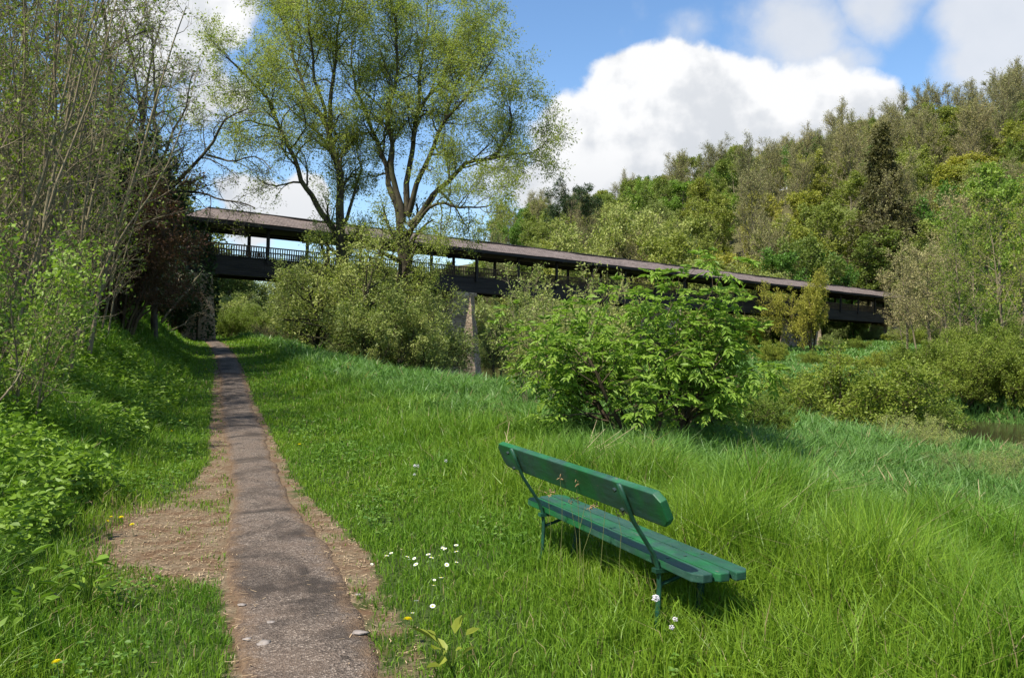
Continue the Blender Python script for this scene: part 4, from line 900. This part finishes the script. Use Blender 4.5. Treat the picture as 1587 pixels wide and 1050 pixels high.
def grass():
    rng = np.random.default_rng(77); g = Geo(); gt = Geo()
    C_y = np.array((.19, .29, .022)); C_g = np.array((.09, .20, .018)); C_b = np.array((.12, .235, .058)); C_d = np.array((.30, .24, .12))
    for y0, y1, dn, wd in BLADE:
        x, y = sample(rng, y0, y1, dn); s = side(x, y); e = bankdist(x, y, NEAR_BANK); dr = dryness(x, y)
        tuft = vnoise(x, y, 5.) * .5 + vnoise(x, y, 1.6) * .5; cl = vnoise(x + 40, y, .45)
        fb = -bankdist(x, y, FAR_BANK)
        keep = (np.abs(s) > np.interp(y, *PW) - .06 + .15 * vnoise(x, y, 2.2)) & ((e > .25) | ((fb > -1.1) & (fb < 26 + .4 * np.maximum(0, y - 60)))) & (rng.random(len(x)) > np.clip(dr * 1.25 - .12, 0, .95)) & (rng.random(len(x)) < .35 + 1.1 * tuft)
        keep &= (s > -7)
        x, y, s, e, dr, tuft, cl = [q[keep] for q in (x, y, s, e, dr, tuft, cl)]; n = len(x)
        tall = np.where(s > 0, sst((s - 1.0) / 2.2), sst((-s - .9) / 1.2))
        blue = np.clip(sst((s - 3.2 + 2.4 * (cl - .5) + .12 * (y - 8)) / 2.5) * sst((y - 6.5) / 4) * sst((s - 1.6) / 1.5), 0, 1)
        h = (.09 + .30 * tall + .04 * blue + .16 * tall * (cl - .3)) * (1 + (.5 - .25 * blue) * tall * sst((vnoise(x + 17, y, 1.1) - .6) / .15)) * (.6 + .8 * tuft) * (.7 + .6 * rng.random(n)) * (1 - .6 * dr)
        h = h * np.where(s < -1.5, .72, 1.) * (1 - .35 * sst((x - 2.2) / 3) * sst((14 - y) / 4)) * np.where((y > 20), 1.15, 1.)
        h = h * (1 + .35 * np.exp(-((x - .75) / 1.1) ** 2 - ((y - 5.0) / 1.3) ** 2))
        h = np.where((np.abs(s) < .7), np.minimum(h, .10), h)
        h = h * np.where((s > 0) & (e < 5) & (x > 4), .5, 1.)
        h = np.where((e < .25), .35 + .35 * rng.random(n), h)
        mixv = np.clip(vnoise(x, y + 60, 1.1) * .7 + rng.random(n) * .5 - .1, 0, 1)[:, None]
        col = C_g * (1 - mixv) + C_y * mixv; col = col * (1 - blue[:, None] * .85) + C_b * blue[:, None] * .85
        col = np.where((s < -1.6)[:, None], col * .25 + .75 * np.array((.11, .22, .02)), col)
        dead = rng.random(n) < .03 + .35 * dr; col = np.where(dead[:, None], C_d, col) * (.8 + .4 * rng.random(n))[:, None]
        pos = np.stack([x, y, terr(x, y) - .012], -1)
        blades(g, rng, pos, h, wd * (.6 + .7 * rng.random(n) + .8 * (rng.random(n) < .08)) * (1 + .5 * blue), .10 + .75 * rng.random(n) ** 1.3 + .12 * blue, col)
    m = Mat('grass_blade'); ca = m.new('ShaderNodeAttribute', attribute_name='Col'); mt = m.leaf(ca.outputs['Color'], .35, .45, .3)
    tag(g.obj('grass', mt, attr=False, colattr=True), 'long green meadow grass on both sides of the path', 'grass', kind='stuff')
    # straw and dead leaf litter on the worn verges and path edges
    g = Geo(); x, y = sample(rng, 3.6, 15, 800); dr = dryness(x, y); s = side(x, y); k = (rng.random(len(x)) < np.where(np.abs(s) < .34, .03 + .12 * sst((np.abs(s) - .2) / .14), dr * 1.0)) & (np.abs(s) < 2.0) & (np.abs(s) > .1); x, y, s = x[k], y[k], s[k]; n = len(x)
    a = rng.random(n) * 6.28; d = np.stack([np.cos(a), np.sin(a), rng.normal(0, .12, n)], -1); pos = np.stack([x, y, terr(x, y) + .012 + .022 * (np.abs(s) < .36)], -1); L = (.012 + .045 * rng.random(n) ** 2)[:, None]; sd = np.stack([-np.sin(a), np.cos(a), 0 * a], -1) * .0022
    Q = np.stack([pos - sd, pos + sd, pos + d * L + sd, pos + d * L - sd], 1); cc = np.array((.40, .29, .17)) * (.35 + .95 * rng.random(n))[:, None]
    g.add(Q.reshape(-1, 3), np.arange(n)[:, None] * 4 + np.array([[0, 1, 2, 3]]), 0, 0, np.repeat(cc, 4, 0))
    m = Mat('straw_litter'); ca = m.new('ShaderNodeAttribute', attribute_name='Col'); tag(g.obj('straw_litter', m.surf(ca.outputs['Color'], .9), attr=False, colattr=True), 'dry straw and leaf litter on the worn verge of the path', 'straw', kind='stuff')
grass()

def herbs():
    rng = np.random.default_rng(88)
    # nettles on the left bank: upright stems with opposite leaf pairs
    g = Geo(); T = []
    for y0, y1, dn, sc in [(3.2, 7, 75, .9), (7, 12, 62, 1.0), (12, 20, 30, 1.25), (20, 34, 13, 1.6)]:
        x, y = sample(rng, y0, y1, dn); s = side(x, y); k = (s < -1.25 - .5 * vnoise(x, y, .8)) & (s > -6) & (vnoise(x + 9, y, .7) > .26); T.append(np.stack([x[k], y[k], np.full(k.sum(), sc)], -1))
    T = np.concatenate(T); n = len(T); z = terr(T[:, 0], T[:, 1]); H = (.22 + .28 * rng.random(n)) * (.7 + .6 * vnoise(T[:, 0], T[:, 1], .9)); ln = norm(np.stack([rng.normal(0, .16, n), rng.normal(0, .16, n), np.ones(n)], -1)); v0 = rng.random(n)
    base = np.stack([T[:, 0], T[:, 1], z], -1)
    u = np.array([1., 0, 0]); 
    c = [0, 2.09, 4.19]; B = np.stack([base + .004 * np.array([math.cos(q), math.sin(q), 0]) for q in c] + [base + ln * H[:, None]], 1); i = np.arange(n)[:, None] * 4
    g.add(B.reshape(-1, 3), np.concatenate([i + np.array([[0, 1, 3]]), i + np.array([[1, 2, 3]]), i + np.array([[2, 0, 3]])]), 0, .3)
    for lev in range(7):
        f = .28 + .70 * lev / 6; a = v0 * 6 + lev * 1.57
        for sgn in (1, -1):
            pos = base + ln * (H * f)[:, None]; d = np.stack([np.cos(a) * sgn, np.sin(a) * sgn, .25 - .35 * rng.random(n) + .5 * (lev == 6)], -1)
            leaves(g, rng, pos, d, .085 * (1.1 - .5 * abs(f - .55)) * T[:, 2], .55, 1.6, .25, True, np.clip(.5 * v0 + .25 * f + .25 * rng.random(n), 0, 1), jit=.15)
    LM('leaf_nettle', (0.1, 0.18, 0.018), (0.15, 0.25, 0.026), (0.21, 0.31, 0.038), trans=.3, hue=0., val=0.)
    tag(g.obj('nettles', M['leaf_nettle']), 'bed of green nettles and herbs covering the left bank', 'nettles', kind='stuff')
    # clover, ground elder and plantain leaves low in the grass on the right
    g = Geo(); P_ = []; S_ = []
    for y0, y1, dn, sz in [(3.3, 6, 260, .020), (6, 10, 150, .026), (10, 16, 50, .04)]:
        x, y = sample(rng, y0, y1, dn); s = side(x, y); k = (np.abs(s) > .75) & (vnoise(x + 3, y, 1.3) > .50) & (dryness(x, y) < .35) & (s < 9); x, y = x[k], y[k]; P_.append(np.stack([x, y, terr(x, y) + .05 + .11 * rng.random(len(x))], -1)); S_.append(np.full(len(x), sz))
    pos = np.concatenate(P_); sz = np.concatenate(S_); n = len(pos); a = rng.random(n) * 6.28
    for q in range(3):
        d = np.stack([np.cos(a + q * 2.09), np.sin(a + q * 2.09), .15 + .3 * rng.random(n)], -1); leaves(g, rng, pos, d, sz, .8, 2., .15, True, rng.random(n), jit=.25)
    LM('leaf_clover', (.065, .145, .018), (.10, .19, .022), (.14, .235, .03), trans=.3, hue=0., val=0.)
    tag(g.obj('clover', M['leaf_clover']), 'low clover and herb leaves in the meadow grass', 'herbs', kind='stuff')
    # broad leaved tufts: docks and cow parsley as single plants
    def rosette(name, x, y, n, L, asp, mat, label, cat, up=.6, seed=0, hgt=0.):
        r = np.random.default_rng(seed); g = Geo(); a = r.random(n) * 6.28; dv = np.stack([np.cos(a), np.sin(a), up * (.5 + r.random(n))], -1); p0 = np.zeros((n, 3)); p0[:, 2] = hgt * r.random(n); st = norm(dv) * (L * (.3 + .9 * r.random(n)))[:, None]
        gs = Geo()
        for k in range(n): tube(gs, [p0[k] * .2, p0[k] + st[k]], [.003, .002], 4)
        leaves(g, r, p0 + st, dv + np.array([0, 0, -.5]), L, asp, 1.3, .2, True, r.random(n))
        o = empty(name, (x, y, tz(x, y))); tag(o, label, cat); gs.obj('stems', mat, o); g.obj('foliage', mat, o, attr=True); return o
    spots = [(25, 905, 'broad leaved herb with pale pointed leaves in the lower left corner'), (45, 960, 'leafy herb below the pointed leaved one in the lower left corner'), (30, 780, 'tall light green herb at the left edge'), (85, 800, 'tall light green herb second from the left edge'), (135, 900, 'low leafy herb left of the brown verge')]
    for i, (px, py, lb) in enumerate(spots):
        x, y = ground_hit(px, py + 25, .1); rosette('leafy_herb', x, y, 26, .10, .36, M['leaf_nettle'], lb, 'plant', .8, i, .3)
    for i, (px, py, lb) in enumerate([(1330, 880, 'broad light green dock in the meadow right of the bench'), (1245, 970, 'leafy dock low in the grass at the bottom right of the bench'), (1510, 905, 'light green dock towards the right edge of the meadow'), (700, 1015, 'cluster of round leaves at the bottom of the photo right of the path'), (1320, 840, 'pale dock above the others right of the bench')]):
        x, y = ground_hit(px, py, .1); rosette('dock_plant', x, y, 12, .12, .4, M['leaf_hedge'], lb, 'plant', .9, 20 + i, .12)
    # grass stalks with seed heads before the bench
    mg = Mat('seed_stalk'); ms = mg.surf((.16, .17, .05), .8); mh = Mat('seed_head'); mhd = mh.surf((.26, .18, .09), .85)
    for i, (px, top, d, hh) in enumerate([(868, 742, 5.3, .72), (893, 752, 5.1, .7), (905, 748, 5.2, .7), (935, 765, 4.95, .66), (884, 778, 5.4, .62), (915, 790, 5.0, .6), (958, 800, 4.8, .56), (850, 768, 5.6, .62)]):
        p1 = at(px, top, d); x, y = p1[0] - .05 * math.sin(i * 3), d - .03; b = np.array([x, y, tz(x, y) - .02]); o = empty('grass_stalk', tuple(b)); tag(o, 'tall grass stalk with a brown seed head rising before the bench back', 'grass stalk', 'seed head stalks before the bench')
        gs = Geo(); tp = p1 - b; mid = tp * .55 + np.array([.012, .01, .01]); tube(gs, [(0, 0, 0), tp * .3 + np.array([.03 * math.sin(i * 2), .02, 0]), tp * .62 + np.array([.035 * math.sin(i * 2 + .4), .02, .0]), tp * .85 + np.array([.012, .0, .0]), tp], [.0019, .0017, .0014, .0012, .001], 4); gs.obj('stem', ms, o)
        gh = Geo(); rr = np.random.default_rng(i); 
        for q in range(16):
            f = q / 15; p = tp + np.array([.035 * f + .01 * rr.normal(), .01 * rr.normal(), .075 * f - .05 * f * f]); dd = norm(rr.normal(0, 1, 3) + np.array([.6, 0, .3])); tube(gh, [p, p + dd * .013, p + dd * .024], [.0012, .0034, .0008], 4)
        gh.obj('seed_head', mhd, o)
    for i, (a, b, d) in enumerate([((865, 712), (938, 664), 9.0), ((872, 708), (985, 660), 9.2), ((880, 700), (960, 668), 9.6), ((905, 690), (925, 650), 10.5), ((776, 690), (790, 652), 9.5), ((800, 690), (782, 668), 9.8), ((1520, 775), (1516, 742), 9.0)]):
        p0 = at(*a, d); p0[2] = min(p0[2], tz(p0[0], p0[1]) + .05); p1 = at(*b, d + .25); o = empty('dry_stalk', tuple(p0)); tag(o, 'dry straw coloured stalk ' + ('standing at the right edge of the meadow' if i == 6 else 'leaning in the grass behind the bench back' if i > 2 else 'bent low between the bench back and the elder'), 'dry stalk', 'dry stalks in the grass')
        gs = Geo(); v = p1 - p0; tube(gs, [(0, 0, 0), v * .5 + np.array([0, 0, .05]), v], [.005, .004, .002], 5); gs.obj('stem', M['straw'] if 'straw' in M else ms, o)
        gh = Geo(); tube(gh, [v * .5 + np.array([0, 0, .05]), v * .72 + np.array([.08, .02, .0])], [.003, .0015], 4); gh.obj('side_stem', M['straw'] if 'straw' in M else ms, o)
mst = Mat('dry_straw'); M['straw'] = mst.surf((.42, .33, .19), .85)
herbs()

# ------------------------------------------------------------------ flowers, each a thing
def flowers():
    mw = Mat('white_petal'); white = mw.leaf((.8, .8, .77), .25, .6, .2, (1, 1, 1)); my = Mat('yellow_petal'); yel = my.leaf((.82, .72, .02), .2, .6, .2, (1, 1, .6)); mv = Mat('lilac_petal'); lil = mv.leaf((.78, .72, .80), .3, .6, .2, (1, 1, 1)); mg = Mat('flower_stem'); gr = mg.surf((.09, .15, .04), .7)
    rng = np.random.default_rng(12)
    def flower(kind):
        gs, gp, gc = Geo(), Geo(), Geo()
        if kind == 'daisy':
            n, r0, r1, h, w = 16, .0035, .0125, .10, .0022
        elif kind == 'dandelion':
            n, r0, r1, h, w = 44, .001, .020, .10, .0022
        else:
            n, r0, r1, h, w = 4, .001, .010, .0, .005
        tube(gs, [(0, 0, 0), (.004, .002, h * .5), (0, 0, h)] if h else [(0, 0, 0), (.006, 0, .18), (0, 0, .36)], .0014, 4)
        heads = [(0, 0, h)] if h else [(.014 * math.cos(a), .014 * math.sin(a), .345 + .016 * (k % 2)) for k, a in enumerate(np.arange(8) * .785)] + [(0, 0, .37)]
        for hx, hy, hz in heads:
            for q in range(n):
                a = q * 2 * math.pi / n if kind != 'dandelion' else q * 2.4; rr = r1 if kind != 'dandelion' else r1 * math.sqrt((q + 6) / 50); zz = .002 if kind != 'dandelion' else .012 * (1 - (q / 44) ** 1.5)
                c, s = math.cos(a), math.sin(a); gp.add([(hx + c * r0, hy + s * r0, hz), (hx + c * rr * .7 - s * w, hy + s * rr * .7 + c * w, hz + zz), (hx + c * rr, hy + s * rr, hz + zz * 1.1), (hx + c * rr * .7 + s * w, hy + s * rr * .7 - c * w, hz + zz)], [[0, 3, 2, 1]])
            if kind == 'daisy':
                a = np.arange(8) * .785; V = [(hx, hy, hz + .006)] + [(hx + .0048 * math.cos(q), hy + .0048 * math.sin(q), hz + .0025) for q in a]; gc.add(V, [[0, k + 1, (k + 1) % 8 + 1] for k in range(8)])
        return gs.mesh('stem', [gr]), gp.mesh('petals', [{'daisy': white, 'dandelion': yel}.get(kind, lil)]), (gc.mesh('disc', [yel]) if gc.n else None)
    MS = {k: flower(k) for k in ('daisy', 'dandelion', 'cuckoo_flower')}
    def put(kind, px, py, label, group, sc=1., hg=None):
        h = {'daisy': .10, 'dandelion': .10}.get(kind, .36) * sc; x, y = ground_hit(px, py, hg or h); z = tz(x, y); d = y
        r = empty(kind, (x, y, z + ((hg - h) if hg else 0)), (rng.normal(0, .28), rng.normal(0, .28) , rng.random() * 6.28)); sc *= .7 + .5 * rng.random(); r.scale = (sc * 1.25, sc * 1.25, sc) if kind != 'cuckoo_flower' else (sc,) * 3
        tag(r, label, 'flower', group); ms = MS[kind]; link(bpy.data.objects.new('stem', ms[0]), r); link(bpy.data.objects.new('petals', ms[1]), r)
        if ms[2]: link(bpy.data.objects.new('disc', ms[2]), r)
    for a, b in [(360, 440), (412, 483), (375, 485), (447, 478), (528, 468), (505, 483), (487, 499), (577, 440), (595, 448), (563, 445), (620, 435), (638, 466), (612, 503), (335, 462), (222, 495), (297, 487), (465, 520), (570, 505)]:
        put('daisy', 500 + a / 3, 700 + b / 3, 'white daisy in the patch between the path and the bench', 'daisies between the path and the bench', 1.0, .14)
    for a, b in [(550, 603), (516, 576), (507, 627), (435, 706), (514, 715), (417, 734)]:
        put('daisy', 500 + a / 3, 700 + b / 3, 'white daisy in the grass below the main daisy patch', 'daisies below the main patch', .95, .12)
    put('dandelion', 629, 967, 'large yellow dandelion beside the path at the bottom of the photo', None, 1.15, .13)
    for a, b in [(409, 400), (452, 383), (497, 402), (546, 422)]: put('dandelion', a / 2.625, 650 + b / 2.625, 'yellow dandelion in the row at the grass edge left of the brown verge', 'dandelions left of the brown verge', 1.0, .16)
    for a, b, lb in [(541, 147, 'single yellow dandelion on the slope above the brown verge'), (693, 40, 'yellow dandelion near the left path edge, lower of the pair'), (733, 8, 'yellow dandelion near the left path edge, upper of the pair'), (236, 1005, 'small yellow flower in the grass at the bottom left')]: put('dandelion', a / 2.625, 650 + b / 2.625, lb, None, .95, .17)
    put('dandelion', 1427, 988, 'single small yellow flower in the meadow at the lower right', None, .7, .25)
    for px, py in [(258, 585), (318, 566), (322, 570), (275, 577), (312, 588), (330, 568), (400, 540), (465, 690), (840, 801), (865, 806)]: put('dandelion', px, py, 'tiny yellow flower in the grass along the far path', 'tiny yellow flowers in the grass', 1.1, .2)
    for px, py in [(1012, 935), (1028, 923), (1027, 938), (1061, 936)]: put('cuckoo_flower', px, py, 'pale lilac white flower beside the near bench legs', 'pale flowers by the near bench legs', .8, .24)
    for px, py in [(630, 722), (640, 728), (650, 715), (668, 712)]: put('cuckoo_flower', px, py, 'pale cream flower spike in the grass left of the bench', 'cream flower spikes left of the bench', .8, .3)
    # stones on the path
    mst = Mat('pale_stone'); st = mst.surf(mst.ramp(mst.noise(20, 4), [(.3, (.14, .12, .105)), (.7, (.30, .26, .23))]), .9)
    for i, (px, py, s, lb) in enumerate([(410, 1005, .032, 'flat pale stone set in the path at the bottom, largest of the stones'), (420, 972, .022, 'small pale stone on the path above the largest one'), (384, 999, .018, 'tiny pale stone left of the largest path stone'), (556, 990, .034, 'grey stone at the right edge of the path'), (555, 927, .016, 'pale pebble on the right verge of the path'), (375, 943, .02, 'thin pale chip at the left edge of the path')]):
        r = np.random.default_rng(i); n, k = 5, 9; x, y = ground_hit(px, py); V = []
        for a in range(n):
            th = math.pi / 2 * a / (n - 1)
            for b in range(k): ph = b * 2 * math.pi / k; rr = s * (1 + .22 * r.normal()) ; V.append((rr * math.cos(th) * math.cos(ph) * 1.3, rr * math.cos(th) * math.sin(ph), .45 * s * math.sin(th) - .004))
        ii = np.arange(n - 1)[:, None] * k; j = np.arange(k)[None, :]; g = Geo(); g.add(V, np.stack([ii + j, ii + (j + 1) % k, ii + k + (j + 1) % k, ii + k + j], -1).reshape(-1, 4))
        o = g.obj('stone', st, smooth=True, attr=False); o.location = (x, y, tz(x, y) + .028); tag(o, lb, 'stone')
flowers()
